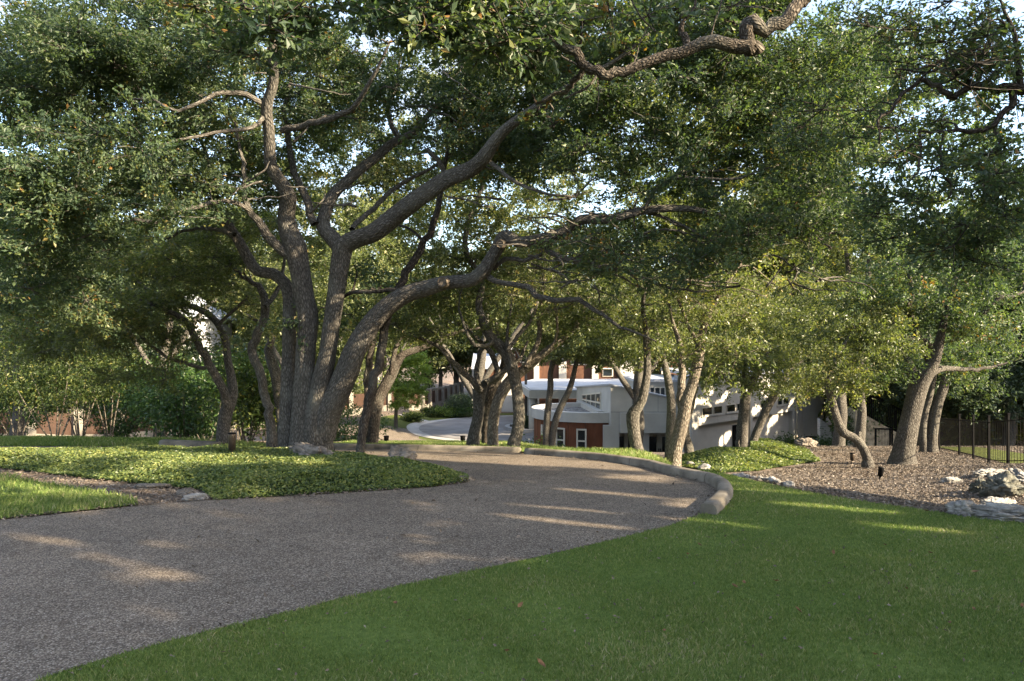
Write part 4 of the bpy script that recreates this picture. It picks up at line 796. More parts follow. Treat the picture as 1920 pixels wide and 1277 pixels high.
for lab, px, py, sz, sd, mt, rz in (('large mossy grey limestone boulder at the right edge above the pale ledge', 1895, 932, (.27,.24,.2), 1, 'rock_mossy', .3),
  ('flat white limestone ledge lying along the lawn at the right edge', 1905, 980, (.38,.2,.09), 2, 'rock', -.5),
  ('pointed white stone standing left of the limestone ledge at the lawn edge', 1815, 970, (.15,.12,.1), 3, 'rock', .4),
  ('long grey rock slab between the mossy boulder and the white ledge', 1875, 957, (.32,.13,.09), 5, 'rock', .5),
  ('dark mossy stone left of the large mossy boulder', 1842, 925, (.13,.12,.13), 6, 'rock_mossy', .8),
  ('low pale stone in the mulch above the mossy boulder', 1862, 893, (.34,.16,.07), 8, 'rock', .4),
  ('rough grey stone at the right edge beside the iron fence foot', 1915, 903, (.3,.2,.12), 11, 'rock', 1.1),
  ('small half buried grey stone in the mulch left of the rock group', 1790, 905, (.2,.1,.05), 17, 'rock', .2)):
    x, y = gp(px, py); rock('boulder', lab, x, y+sz[1]*.6, sz, sd, mt, .25, rz, .4, sub=6 if sz[0] > .3 else 5)
x, y = gp(596,862); rock('boulder', 'knobbly tan limestone slab lying at the foot of the big oak', x+.05, y-.55, (.62,.22,.17), 9, 'rock_tan', .15, -.75)
x, y = gp(752,884); rock('boulder', 'pointed grey stone near the tip of the island', x, y+.05, (.2,.13,.17), 10, 'rock_tan', .12, .2)
x, y = gp(280,918); rock('flat_stone', 'flat greenish stone sunk in the bare soil of the island', x, y+.1, (.19,.12,.03), 12, 'rock_tan', .2, .1)
x, y = gp(352,929); rock('flat_stone', 'small tan stone in the bare soil behind the white stones', x, y, (.1,.08,.05), 13, 'rock_tan', .2)
x, y = gp(368,941); rock('flat_stone', 'low white broken stone at the driveway edge of the island', x-.03, y+.06, (.12,.05,.045), 14, 'rock', .15, .3)
x, y = gp(868,903); rock('flat_stone', 'pale flat stone on the very tip of the island', x, y+.02, (.14,.09,.045), 15, 'rock_tan', .25)
for i in range(26):
    t = i/25; px = 1285+80*random.random() if i < 16 else 1375+100*(i-16)/9; py = (868+.30*(px-1285)+random.uniform(0, 12)) if i < 16 else 893+(px-1375)*.27
    x, y = gp(px, py); x, y = (x, y) if y > 10 or px > 1370 else (x+.4, y+2); s = random.uniform(.06, .12) if i < 16 else random.uniform(.03, .06)
    rock('stone', 'small pale limestone rubble stone bordering the lawn edge by the mulch', x+.12, y+.25, (s*1.3, s, s*.8), 20+i, 'rock', .2, random.uniform(0, 3), group='rubble stones along the lawn edge', sub=2 if i else 2, cat='stone')
x, y = gp(1640,830); rock('boulder', 'white boulder in front of the low iron gate', x, y-1.2, (.55,.4,.3), 60, 'rock', .2)
x, y = gp(1512,838); rock('boulder', 'tan boulder at the tip of the green mound by the air conditioners', 9.9, 25.2, (.34,.28,.2), 61, 'rock_tan', .3)
# ------------------------------------------------------------------ garden lamps
def spot(label, x, y, r, h, mat='bronze', tilt=(0,0)):
    b = MB(); b.tube([(0,0,-.08),(0,0,.02)], r*.35, 8); b.tube([(0,0,.02),(0,0,.025),(0,0,h),(0,0,h+.012)], [r*.6,r*.9,r,r], 16)
    t = thing('garden_lamp', label, 'lamp', 'landscape lamps in the garden beds'); body = b.build('housing', M[mat], t, True)
    c = MB(); c.tube([(0,0,h+.013),(0,0,h+.03)], [r*1.08,r*1.02], 16); cap = c.build('cowl', M['black'], t, True)
    t.location = (x, y, h1(x, y)+.05); t.rotation_euler = (tilt[0], tilt[1], 0); return t
x, y = gp(435,868); spot('bronze cylinder lamp standing in the ground cover left of the big oak', x, y, .055, .24).location.z += .12
x, y = gp(1650,900); spot('black lamp in the mulch in front of the crooked leaning oak', x, y, .05, .16, 'black', (.1,.1))
x, y = gp(1598,869); spot('dark lamp in the mulch left of the crooked leaning oak', x, y, .055, .17, 'bronze')
spot('tiny black lamp on the grass between the straight kerb and the court', -1.35, 20.5, .07, .12, 'black')
spot('tiny black lamp right of the dark bent oak beyond the straight kerb', -3.4, 20.2, .07, .12, 'black')
# ------------------------------------------------------------------ shrubs and small trees
def shrub(name, label, x, y, r, hgt, mat, size, n=40, nleaf=110, stems=6, cat='shrub', group=None, low=.15, thin=.018, crs=.3, tilt=0):
    zg = h1(x, y); T = Tubes(); LP = []; LD = []
    tips = []
    for i in range(stems):
        a = 6.283*i/stems+random.uniform(-.4, .4); q = random.uniform(.3, .8)*r
        e = np.array([x+math.cos(a)*q, y+math.sin(a)*q, zg+hgt*random.uniform(.55, .9)]); s0 = np.array([x+math.cos(a)*.07, y+math.sin(a)*.07, zg-.1])
        Q, R = cr([s0, s0*.5+e*.5+RNG.normal(0, .06, 3), e], [thin*1.5, thin, thin*.4], .25); T.add(Q, R, 5); tips.append(e)
    for i in range(n):
        while True:
            u = RNG.uniform(-1, 1, 3)
            if .12 < u.dot(u) < 1: break
        c = np.array([x+u[0]*r, y+u[1]*r, zg+hgt*(low+(1-low)*(.5+.5*u[2]))]); k = int(nleaf*random.uniform(.6, 1.3)); LP.append(c+RNG.normal(0, crs, (k, 3))*np.array([1,1,.7])); LD.append(np.tile(u, (k, 1)))
    LP = np.concatenate(LP); LD = np.concatenate(LD); kp = LP[:,2] > H(LP[:,0], LP[:,1])+.02
    root = thing(name, label, cat, group); kids = [T.build('stems', M['bark_pale'], root), leaf_mesh('foliage', LP[kp], LD[kp], size, M[mat], root, 0, .4)]
    recentre(root, kids, (x, y, zg)); return root
def at(px, d): return ((px-CX)/F*d, d)
for lab, px, d, r, hg, mat, sz, n, low, st in (
  ('tall lime green small tree at the far left edge before the rust wall', 30, 24, 1.7, 3.6, 'bright', .1, 60, .3, 5),
  ('bushy yellow green small tree in front of the first rust panels', 105, 23, 1.4, 2.7, 'bright', .09, 52, .3, 6),
  ('slender multi-stemmed small tree with yellowing leaves before the left pillar', 150, 25, 1.3, 3.3, 'bright', .09, 44, .4, 7),
  ('thin-stemmed green small tree between the two left pillars', 205, 26, 1.2, 3.0, 'bright', .09, 40, .42, 6),
  ('glossy dark evergreen shrub left of the forked oak', 300, 23, 1.1, 2.5, 'shrub', .13, 40, .25, 5),
  ('glossy evergreen shrub close beside the forked oak base', 345, 21, .75, 1.9, 'shrub', .12, 34, .15, 6),
  ('large-leaved sunlit shrub between the forked oak and the sinuous stem', 462, 19.5, .8, 2.2, 'bright', .13, 34, .2, 6),
  ('low dark laurel shrub at the corner of the leaf bed by the kerb stub', 385, 24, .9, 2.4, 'shrub', .12, 34, .2, 5),
  ('broad dark evergreen shrub against the rust panels at the far left', 15, 34, 2.2, 3.2, 'shrub', .14, 60, .05, 6),
  ('dark evergreen shrub filling the wall between the two left pillars', 232, 33, 1.5, 2.6, 'shrub', .14, 46, .1, 6),
  ('tall dark evergreen shrub behind the large-leaved sunlit shrub', 445, 30, 2.2, 4.2, 'shrub', .14, 70, .05, 6),
  ('dark shrub seen between the sinuous stem and the big oak', 500, 34, 1.8, 3.4, 'shrub', .14, 50, .05, 6),
  ('dark green shrub seen in the gap right of the arching stem', 655, 36, 1.7, 3.0, 'shrub', .14, 46, .05, 6),
  ('tall dark laurel shrub behind the forked oak', 385, 36, 2.6, 4.6, 'shrub', .15, 70, .05, 6)):
    x, y = at(px, d); shrub('small_tree' if 'tree' in lab else 'shrub', lab, x, y, r, hg, mat, sz, n, 95, st, 'small tree' if 'tree' in lab else 'shrub', low=low)
for lab, px, py, r, hg, mat in (('round bright green shrub at the far bend of the motor court', 838, 760, 1.3, .9, 'lime'),('low bright green shrub left of the round court shrub', 812, 763, 1.2, .8, 'bright'),
   ('dark green shrub mass right of the round court shrub', 868, 752, 1.8, 1.2, 'shrub'),('grey green shrub against the far garden pillars', 865, 735, 1.4, 2.2, 'oak_d'),('small shrub at the foot of the sunlit pillars', 775, 772, .8, .7, 'bright')):
    d = 72 if py < 770 else 66; x, y = at(px, d); shrub('shrub', lab, x, y, r, hg, mat, .15, 40, 90, 5, crs=.28)
shrub('shrub', 'spiky grey green planting on the kerbed round island of the motor court', CC[0]+.8, CC[1]-1, 1.7, 1.0, 'oak_d', .2, 46, 60, 7)
for i, (px, d, lab) in enumerate(((1000, 33, 'low dark shrub on the slope left of the rotunda'), (1480, 44.5, 'small shrub at the foot of the white rear wall'), (1610, 31, 'rounded dark green bush below the stone stair'), (1555, 40, 'small green bush beside the grey brick arch wall'))):
    x, y = at(px, d); shrub('shrub', lab, x, y, .9, 1.0 if i != 2 else 1.9, 'shrub', .12, 34, 80, 5)
# ------------------------------------------------------------------ court island planter
b = MB(); IC = (CC[0]+.8, CC[1]-1); n = 40
ro, ri = 2.9, 2.5; zc = h1(*IC)
for k in range(n):
    a0, a1 = 2*math.pi*k/n, 2*math.pi*(k+1)/n
    q = [(IC[0]+r*math.cos(a), IC[1]+r*math.sin(a)) for r, a in ((ri,a0),(ro,a0),(ro,a1),(ri,a1))]
    vs = [(q[0][0],q[0][1],zc+.3),(q[1][0],q[1][1],zc+.3),(q[2][0],q[2][1],zc+.3),(q[3][0],q[3][1],zc+.3)]; b.poly(vs)
    b.poly([(*q[1],zc),(*q[2],zc),(*q[2],zc+.3),(*q[1],zc+.3)]); b.poly([(*q[3],zc),(*q[0],zc),(*q[0],zc+.3),(*q[3],zc+.3)])
tag(b.build('planter_kerb', M['concrete']), 'round white kerb ring of the planted island in the motor court', 'kerb')
# ------------------------------------------------------------------ the white house
def zz(py, d): return EYE-(py-CY)*d/F
def xx(px, d): return (px-CX)/F*d
HS = thing('house', 'long white stucco house with a rust clad rotunda and clerestory windows down the slope', 'house'); HK = []
def hp(mb, name, mat, parent=None, **kw): o = mb.build(name, M[mat], parent or HS, **kw); HK.append(o) if parent is None else None; return o
def window(wall_p, wall_q, z0, z1, cols, rows, name='window', proud=.03, z1b=None, split=None, parent=None, fw=.07):
    """frame with glass set in the plan line p->q; outside is the right-hand side"""
    f = MB(); p, q = Vector(wall_p), Vector(wall_q); L = (q-p).length; d = (q-p)/L; z1b = z1 if z1b is None else z1b
    def pt(t): return (p.x+d.x*t, p.y+d.y*t)
    def zt(t): return z1+(z1b-z1)*t/L
    for i in range(cols+1):
        t = min(max(L*i/cols, fw/2), L-fw/2); f.wallbox(pt(t-fw/2), pt(t+fw/2), z0, zt(t-fw/2), 0, proud+.03, None, zt(t+fw/2))
    f.wallbox(pt(fw/2), pt(L-fw/2), z0, z0+fw, 0, proud+.026); f.wallbox(pt(fw/2), pt(L-fw/2), zt(0)-fw, zt(0), 0, proud+.026, zt(L)-fw, zt(L))
    for r in range(1, rows):
        a = z0+(zt(0)-z0)*(split or r/rows); c = z0+(zt(L)-z0)*(split or r/rows); f.wallbox(pt(fw/2), pt(L-fw/2), a-fw/2, a+fw/2, 0, proud+.022, c-fw/2, c+fw/2)
    fo = f.build(name, M['frame'], parent or HS)
    if parent is None: HK.append(fo)
    g = MB(); g.wallbox(pt(fw*.4), pt(L-fw*.4), z0+fw*.4, zt(0)-fw*.4, 0, .02, None, zt(L)-fw*.4); go = g.build('pane', M['glass'], fo); return fo
ZG = -6.6
# clerestory block: near corner C, left face running back, front face running right
C0 = (5.68, 43.0); CB = (4.67, 54.0); CR = (10.35, 43.0)
ztop_c, ztop_b, ztop_r = zz(722,43), zz(727,54), zz(757,43)
zl = zz(772.5,43); zs = zz(811,43)
b = MB(); plan = [C0, CR, (10.35,54), CB]; b.prism(plan, ZG+3.0, [ztop_c, ztop_r, ztop_r-.2, ztop_b])
hp(b, 'wall', 'stucco')
b = MB(); b.prism([(5.58,42.9),(10.55,42.9),(10.55,54),(4.57,54.1)], [ztop_c+.004, ztop_r+.004, ztop_r-.196, ztop_b+.004], [ztop_c+.09, ztop_r+.09, ztop_r-.1, ztop_b+.09]); hp(b, 'roof', 'roofgrey')
b = MB()
for x_, z0_, z1_ in ((6.9,zl,ztop_c-.35),(8.4,zl,ztop_c-.65),(9.6,zl,ztop_c-.9)): b.box(x_, x_+.025, 42.996, 43.05, z0_, z1_)
b.box(5.68, 10.3, 42.9955, 43.05, zl-.02, zl+.012); hp(b, 'joint', 'line')
b = MB(); b.box(xx(1163,42.8), CR[0]+.02, 42.72, 43.0-.003, zs, zl-.04); hp(b, 'soffit_band', 'stucco')
b = MB(); b.box(xx(1132,43), xx(1161,43), 42.985, 43.8, ZG, ZG+2.997+.4); hp(b, 'column', 'stucco')
b = MB(); b.box(xx(1161,43)+.01, 10.35, 44.6, 44.8, ZG, zs-.003); hp(b, 'recess_wall', 'stucco_cream')
for x0, x1 in ((1203,1217),):
    b = MB(); b.box(xx(x0,43.2), xx(x1,43.2), 43.2, 43.6, ZG, zs-.004); hp(b, 'column', 'stucco')
for x0, x1 in ((1161.5,1170),(1178,1186),(1217.5,1231),(1242,1254)):
    g = MB(); g.box(xx(x0,44.5), xx(x1,44.5), 44.55, 44.597, ZG, zz(819,44.5)); go = g.build('door_glass', M['glass'], HS); HK.append(go)
for x0, x1 in ((1170.5,1177.5),(1231.5,1241.5)):
    b = MB(); b.box(xx(x0,44.4), xx(x1,44.4), 44.45, 44.596, ZG, zs-.05); do = hp(b, 'door_frame', 'stucco_cream')
    for f_ in (.28, .62):
        h_ = MB(); cx = xx(x0,44.4)+(xx(x1,44.4)-xx(x0,44.4))*f_; h_.box(cx, cx+.06, 44.36, 44.447, zz(853,44.4), zz(841,44.4)); h_.build('handle', M['bronze'], do)
# left face window (clerestory above the rotunda roof) : outside is to the left, so run from back to front
def lf_(y): return (C0[0]+(CB[0]-C0[0])*(y-43)/11, y)
window(lf_(51.6), lf_(45.5), -2.66, -2.0, 4, 2, z1b=-1.46, split=.45, proud=.05, fw=.09)
# rotunda
RC = Vector((4.95, 47.0)); RR_ = 3.72; zr0, zr1 = 1.7-4.78, 1.7-4.2
def arc(r, a0, a1, n=40): return [(RC.x+r*math.cos(rad(a0+(a1-a0)*k/n)), RC.y+r*math.sin(rad(a0+(a1-a0)*k/n))) for k in range(n+1)]
def ringwall(mb, r0, r1, z0, z1, a0, a1, n=48):
    A = arc(r0, a0, a1, n); B = arc(r1, a0, a1, n)
    for k in range(n):
        for zf, P in (((z0,z1), B),): mb.poly([(*P[k],z0),(*P[k+1],z0),(*P[k+1],z1),(*P[k],z1)])
        mb.poly([(*A[k+1],z0),(*A[k],z0),(*A[k],z1),(*A[k+1],z1)]); mb.poly([(*A[k],z1),(*B[k],z1),(*B[k+1],z1),(*A[k+1],z1)]); mb.poly([(*A[k],z0),(*A[k+1],z0),(*B[k+1],z0),(*B[k],z0)])
A0, A1 = 92, 282
b = MB(); ringwall(b, RR_-.45, RR_-.16, ZG-.8, zr0-.003, A0, A1); rw = hp(b, 'rotunda_wall', 'corten')
b = MB()
for k in range(22):
    a = rad(A0+4+k*8.6); p = Vector((RC.x+(RR_-.155)*math.cos(a), RC.y+(RR_-.155)*math.sin(a))); t = Vector((-math.sin(a), math.cos(a)))*.015; n_ = Vector((math.cos(a), math.sin(a)))*.012
    b.prism([(p.x-t.x+n_.x,p.y-t.y+n_.y),(p.x-t.x-n_.x,p.y-t.y-n_.y),(p.x+t.x-n_.x,p.y+t.y-n_.y),(p.x+t.x+n_.x,p.y+t.y+n_.y)], ZG-.5, zr0-.01)
b.build('seam', M['corten_dk'], rw)
b = MB(); ringwall(b, RR_-.42, RR_, zr0, zr1, A0, A1); hp(b, 'parapet', 'stucco')
b = MB(); pl = arc(RR_-.43, A0, A1, 40); b.prism(pl, zr0+.1, zr1-.28); hp(b, 'rotunda_roof', 'debris')
b = MB(); b.wallbox(lf_(51.9), lf_(44.6), -3.05, zr1+.03, .01, .4, None, zr1-.02); hp(b, 'parapet', 'stucco')
def rot_window(pxl, pxr, py0, py1):
    def hit(px):
        a = (px-CX)/F; r = RR_-.13; A = 1+a*a; B = -2*(a*RC.x+RC.y); Cc = RC.x**2+RC.y**2-r*r; y = (-B-math.sqrt(B*B-4*A*Cc))/(2*A); return (a*y, y)
    p, q = hit(pxl), hit(pxr); d = (p[1]+q[1])/2; window(p, q, zz(py1,d), zz(py0,d), 1, 2, proud=.05, fw=.09, split=.48)
rot_window(1043,1060,802,846); rot_window(1081,1100,804,848); rot_window(1016,1018.6,796,816)
# rear wing: wall receding to the right
P0, P1 = (9.75, 40.6), (19.9, 51.0); PE = (21.6, 51.7); dv = (Vector(P1)-Vector(P0)).normalized(); zf = -.45; zled = -3.0
def wp(px):
    a = (px-CX)/F; t = (a*P0[1]-P0[0])/(dv.x-a*dv.y); return (P0[0]+dv.x*t, P0[1]+dv.y*t)
b = MB(); b.wallbox(P0, P1, zled, zf, -.8, 0); hp(b, 'wall', 'stucco')
b = MB(); b.wallbox(P0, P1, ZG-.6, zled-.003, -.78, -.28); hp(b, 'wall', 'stucco')
for pa, pb in ((P0, wp(1309)), (wp(1400), wp(1412)), (wp(1486), P1)):
    b = MB(); b.wallbox(pa, pb, ZG-.6, zled-.004, -.279, -.004); hp(b, 'pier', 'stucco')
b = MB(); b.wallbox(P1, PE, ZG-.6, zf-.1, -5, 0); hp(b, 'end_wall', 'stucco')
b = MB(); b.prism([(P0[0]-.05,P0[1]-.2),(P1[0]+.25,P1[1]+.1),(P1[0]-2,P1[1]+5),(10.6,53.3),(10.6,43.1),(9.0,41.5)], zf+.003, zf+.22); hp(b, 'roof', 'roofwhite')
for a0, a1 in ((1315.5,1334.5),(1337,1353.5),(1361.5,1378),(1380.5,1392),(1425,1438),(1457,1466),(1468,1478)):
    window(wp(a0), wp(a1), -2.5, -2.02, 1, 1, proud=.01, fw=.05)
for a0, a1 in ((1314.5,1354.5),(1360.5,1393),(1424,1439),(1456,1479)):
    b = MB(); b.wallbox(wp(a0), wp(a1), -2.57, -2.503, .001, .07); hp(b, 'sill', 'stucco')
for px in (1404, 1492):
    p = wp(px); b = MB(); b.tube([(p[0]+.05, p[1]-.05, ZG), (p[0]+.05, p[1]-.05, zf-.02)], .045, 8); hp(b, 'downspout', 'stucco_cream')
for px in (1346, 1372, 1441):
    p = Vector(wp(px)); q = p+dv*.02; b = MB(); b.wallbox((p.x,p.y), (q.x,q.y), zled+.003, -2.58, 0, .002); hp(b, 'joint', 'line')
def off_(p, t): n_ = Vector((dv.y, -dv.x)); return (p[0]+n_.x*t, p[1]+n_.y*t)
for a0, a1, t1 in ((1381,1392,794),(1403,1415,796)):
    b = MB(); b.wallbox(off_(wp(a0),-.27), off_(wp(a1),-.27), ZG-.5, -3.35, 0, .06); hp(b, 'door', 'black')
# clerestory strip with roof between block and wing
b = MB(); b.box(xx(1212,44), xx(1300,44), 46.0, 53, zz(757,46)-.4, zz(716,46)); hp(b, 'upper_wall', 'stucco')
b = MB(); b.box(xx(1190,46), xx(1302,46)+.2, 45.8, 53.2, zz(716,46)+.003, zz(712,46)+.02); hp(b, 'upper_roof', 'roofgrey')
window((xx(1217,46),45.99), (xx(1248,46),45.99), zz(746,46), zz(725,46), 3, 1, proud=.02)
recentre(HS, HK, (8, 43, -6.0))
# porte cochere in front of the entrance
PC = thing('carport', 'flat white angular entrance canopy on thick white columns beyond the rotunda', 'carport'); PK = []
zt = 1.7-3.95
pl = [(1.35,59),(8.5,58.2),(12,60),(12,76),(2.2,76),(.5,70),(.95,64)]
b = MB(); b.prism(pl, zt-.62, zt); PK.append(b.build('canopy', M['stucco'], PC))
b = MB(); b.prism([(p[0]*.97+.2, p[1]*.99+.6) for p in pl], zt+.003, zt+.06); PK.append(b.build('roof', M['roofwhite'], PC))
for cx, cy in ((1.7,60.2),(1.6,70),(6.2,60.2)):
    b = MB(); b.tube([(cx,cy,-6.2),(cx,cy,zt-.623)], .36, 20); c = b.build('column', M['stucco'], PC, True); PK.append(c)
    if cy < 65:
        l_ = MB(); l_.tube([(cx,cy-.37,zt-1.3),(cx,cy-.44,zt-1.3)], [.17,.14], 16); l_.build('sconce', M['acgrey'], c)
recentre(PC, PK, (6, 66, -5.7))
# two-storey house behind
BH = thing('house', 'tall white and rust panelled two-storey house behind the entrance canopy', 'house'); BK = []
def bh(mb, n_, m_): o = mb.build(n_, M[m_], BH); BK.append(o); return o
b = MB(); b.box(xx(940,78), xx(1290,78), 78, 90, -6, zz(655,78)); bh(b, 'wall', 'corten_dk')
b = MB(); b.box(xx(885,78), xx(940,78)-.003, 78, 86, -6, zz(690,78)); bh(b, 'wall', 'corten_dk')
for p0, p1, z0, z1 in ((940,966,-6,664),(1001,1011,-6,655),(1162,1188,-6,655),(885,890,-6,692),(1048,1062,-6,655),(1240,1256,-6,655),(1110,1122,-6,655)):
    b = MB(); b.box(xx(p0,77.7), xx(p1,77.7), 77.6, 77.997, z0, zz(z1,77.7)); bh(b, 'pilaster', 'stucco')
b = MB(); b.prism([(xx(934,76.5),76.4),(xx(1300,76.5),76.4),(xx(1300,76.5),92),(xx(934,76.5),92)], zz(655,78)+.003, zz(640,78)); bh(b, 'fascia', 'roofwhite')
b = MB(); b.prism([(xx(940,76),76.6),(xx(1100,76),76.6),(xx(1090,84),84),(xx(960,84),84)], zz(640,78)+.004, [zz(640,78)+.1,zz(640,78)+.1,4.4,4.4]); bh(b, 'roof', 'roofgrey')
b = MB(); b.prism([(xx(884,74),74),(xx(938,74),74),(xx(938,74),77.9),(xx(884,74),77.9)], [zz(692,74)]*2+[zz(684,74)]*2, [zz(688,74)]*2+[zz(664,74)]*2); bh(b, 'roof', 'roofgrey')
for p0, p1, y0, y1 in ((904,910,708,732),(975,998,664,680),(1215,1235,690,706),(962,969,742,800),(1130,1150,690,706),(1070,1100,664,684)):
    f = MB(); f.box(xx(p0,77.8), xx(p1,77.8), 77.9, 77.995, zz(y1,78), zz(y0,78)); fo = f.build('window', M['frame'], BH); BK.append(fo)
    g = MB(); g.box(xx(p0,77.8)+.12, xx(p1,77.8)-.12, 77.85, 77.897, zz(y1,78)+.1, zz(y0,78)-.1); g.build('pane', M['glass'], fo)
recentre(BH, BK, (5, 78, -5.7))
# neighbours glimpsed through the foliage at the left and right
def neighbour(label, x0, x1, y, z1, mat, roofh):
    t = thing('neighbour_house', label, 'house'); ks = []; zg = h1((x0+x1)/2, y); xm = (x0+x1)/2
    b = MB(); b.box(x0, x1, y, y+8, zg-.5, z1); ks.append(b.build('wall', M[mat], t))
    b = MB(); e = .5; A = [(x0-e,y-e,z1+.003),(x1+e,y-e,z1+.003),(x1+e,y+8+e,z1+.003),(x0-e,y+8+e,z1+.003)]; r0, r1 = (x0+1.5,y+4,z1+roofh), (x1-1.5,y+4,z1+roofh)
    b.poly([A[0],A[1],r1,r0]); b.poly([A[1],A[2],r1]); b.poly([A[2],A[3],r0,r1]); b.poly([A[3],A[0],r0]); b.poly(A[::-1]); ks.append(b.build('roof', M['roofgrey'], t))
    for k in range(3):
        xa = x0+(x1-x0)*(.15+.28*k); f = MB(); f.box(xa, xa+1.4, y-.08, y-.003, z1-2.2, z1-.7); fo = f.build('window', M['frame'], t); ks.append(fo)
        g = MB(); g.box(xa+.1, xa+1.3, y-.12, y-.083, z1-2.1, z1-.8); g.build('pane', M['glass'], fo)
    recentre(t, ks, (xm, y, zg))
neighbour('pale blue grey neighbouring house glimpsed through the trees at left', -34, -24, 56, 3.4, 'roofwhite', 2)
# ------------------------------------------------------------------ rust panel wall at the left
GW = thing('garden_wall', 'long boundary wall of pale pillars and rust panels running back on the left', 'wall'); GK = []
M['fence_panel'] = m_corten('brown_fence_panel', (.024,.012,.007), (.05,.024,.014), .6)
A_ = Vector((-30.5,38.3)); run = [A_, Vector((-9.2,76)), Vector((-7.5,87)), Vector((-6.5,96))]; posts = []
for p, q in zip(run, run[1:]):
    n = max(1, round((q-p).length/2.75)); posts += [p+(q-p)*(k/n) for k in range(n)]
posts.append(run[-1])
for k, c in enumerate(posts):
    e = posts[min(k+1, len(posts)-1)]; dw = (posts[k+1]-c if k+1 < len(posts) else c-posts[k-1]).normalized(); zg = h1(c.x, c.y)
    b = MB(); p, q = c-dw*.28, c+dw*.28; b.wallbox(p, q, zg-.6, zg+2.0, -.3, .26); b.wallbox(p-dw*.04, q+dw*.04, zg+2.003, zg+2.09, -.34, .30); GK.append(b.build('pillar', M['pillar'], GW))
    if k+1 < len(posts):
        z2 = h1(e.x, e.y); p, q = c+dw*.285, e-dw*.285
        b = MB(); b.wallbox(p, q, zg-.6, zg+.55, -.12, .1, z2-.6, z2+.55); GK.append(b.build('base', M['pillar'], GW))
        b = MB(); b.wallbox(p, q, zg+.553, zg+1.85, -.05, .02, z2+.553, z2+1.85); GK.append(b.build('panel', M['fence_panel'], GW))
recentre(GW, GK, (A_.x, A_.y, h1(A_.x, A_.y)))
# ------------------------------------------------------------------ iron fence at the right
FN = thing('fence', 'low black iron picket fence at the right edge of the mulch bed', 'fence'); FK = []
fp = [(14.9,28.0),(13.9,25.4),(13.1,22.9),(12.4,20.7),(11.8,19.1),(11.3,17.7),(10.9,16.4),(10.75,15.2),(10.9,13.9),(11.2,12.6)]
for i, p in enumerate(fp):
    z = h1(*p); b = MB(); b.box(p[0]-.022, p[0]+.022, p[1]-.022, p[1]+.022, z-.2, z+1.12); b.box(p[0]-.03, p[0]+.03, p[1]-.03, p[1]+.03, z+1.123, z+1.15); FK.append(b.build('post', M['black'], FN))
    if i < len(fp)-1:
        q = fp[i+1]; z2 = h1(*q); b = MB(); L = math.hypot(q[0]-p[0], q[1]-p[1]); n = int(L/.115)
        for hh in (.1, .98): b.tube([(p[0],p[1],z+hh),(q[0],q[1],z2+hh)], .014, 4)
        for k in range(1, n):
            t = k/n; x, y, zb = p[0]+(q[0]-p[0])*t, p[1]+(q[1]-p[1])*t, z+(z2-z)*t; b.tube([(x,y,zb+.04),(x,y,zb+1.02)], .005, 4)
        FK.append(b.build('railing', M['black'], FN))
recentre(FN, FK, (fp[6][0], fp[6][1], h1(*fp[6])))
sheet('far_lawn', [(11.1,15.4),(11.7,17.8),(12.8,20.8),(14.2,25.0),(15.4,24.6),(14.2,20.3),(13.3,17.4),(12.6,15.2)], M['turf_dry'], .03, .4)
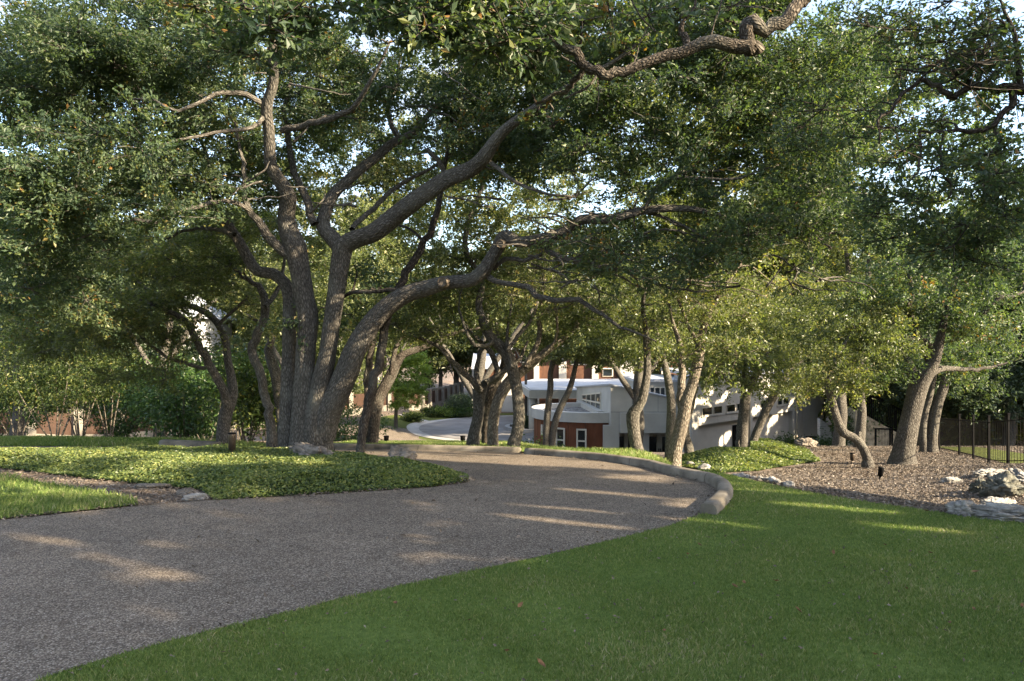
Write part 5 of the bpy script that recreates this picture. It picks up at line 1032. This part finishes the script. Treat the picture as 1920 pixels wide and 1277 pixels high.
# ------------------------------------------------------------------ stone stair, gate, brick wall, air conditioners
ST = thing('stone_stair', 'stone stair flank with a black iron railing behind the thick mulch oak', 'stair'); SK_ = []; d0 = 30.0
def sp(px, py, d=d0): return (xx(px,d), d, zz(py,d))
b = MB(); pr = [(1604,768),(1698,820),(1698,850),(1604,850)]
fr = [b.bm.verts.new(sp(*p)) for p in pr]; bk = [b.bm.verts.new((v.co.x+.4, v.co.y+1.6, v.co.z)) for v in fr]
b.bm.faces.new(fr[::-1]); b.bm.faces.new(bk)
for i in range(4): b.bm.faces.new([fr[i], fr[(i+1) % 4], bk[(i+1) % 4], bk[i]])
SK_.append(b.build('flank_wall', M['stone'], ST))
for dd, nm in ((0.1,'railing'),(1.5,'railing')):
    b = MB()
    def rp(t, up): p = Vector(sp(1604+94*t, 768+52*t)); return p+Vector((dd*.25, dd, up))
    b.tube([rp(0,1.0), rp(1,1.0)], .03, 6); b.tube([rp(0,.08), rp(1,.08)], .02, 6)
    for k in range(25): b.tube([rp(k/24,.0), rp(k/24,1.0)], .02 if k % 8 else .035, 4)
    SK_.append(b.build(nm, M['black'], ST))
recentre(ST, SK_, (xx(1650,d0), d0, h1(xx(1650,d0), d0)))
GT = thing('iron_gate', 'low black iron gate frame at the foot of the stone stair', 'gate'); GKK = []
b = MB(); d1 = 28.6
for px in (1641.5, 1669, 1673): b.tube([sp(px,840,d1), sp(px,804,d1)], .035, 6)
b.tube([sp(1640.5,804,d1), sp(1674,804.5,d1)], .035, 6); GKK.append(b.build('frame', M['black'], GT))
b = MB()
for k in range(9): b.tube([sp(1644+2.8*k,838,d1), sp(1644+2.8*k,805,d1)], .006, 4)
GKK.append(b.build('bars', M['black'], GT)); recentre(GT, GKK, (xx(1656,d1), d1, h1(xx(1656,d1), d1)))
b = MB(); d2 = 42; pr = [(1538,850),(1561,850),(1561,820),(1558,806),(1551,795),(1538,785)]
fr = [b.bm.verts.new(sp(*p, d2)) for p in pr]; bk = [b.bm.verts.new((v.co.x, v.co.y+.4, v.co.z)) for v in fr]
b.bm.faces.new(fr); b.bm.faces.new(bk[::-1])
for i in range(6): b.bm.faces.new([fr[i], bk[i], bk[(i+1) % 6], fr[(i+1) % 6]])
tag(b.build('brick_wall', M['brick']), 'grey brick wall end with a curved top beside the white house corner', 'wall')
def acunit(label, x, y, s, hgt):
    t = thing('air_conditioner', label, 'air conditioner', 'condensers behind the white house'); z = h1(x, y)
    b = MB(); b.box(-s/2, s/2, -s/2, s/2, 0, hgt); body = b.build('cabinet', M['acgrey'], t, bevel=.04)
    b = MB()
    for k in range(9):
        zk = .1+k*(hgt-.2)/8
        b.box(-s/2-.012, s/2+.012, -s/2-.012, s/2+.012, zk, zk+.03)
    b.build('louvre', M['black'], body); b = MB(); b.tube([(0,0,hgt+.002),(0,0,hgt+.05)], s*.42, 18); b.build('fan_guard', M['black'], t); t.location = (x, y, z)
acunit('taller grey air conditioner unit standing nearest the white corner', xx(1523,47), 47, .95, .95); acunit('lower grey air conditioner unit left of the taller one', xx(1506,45.5), 45.5, .85, .65)
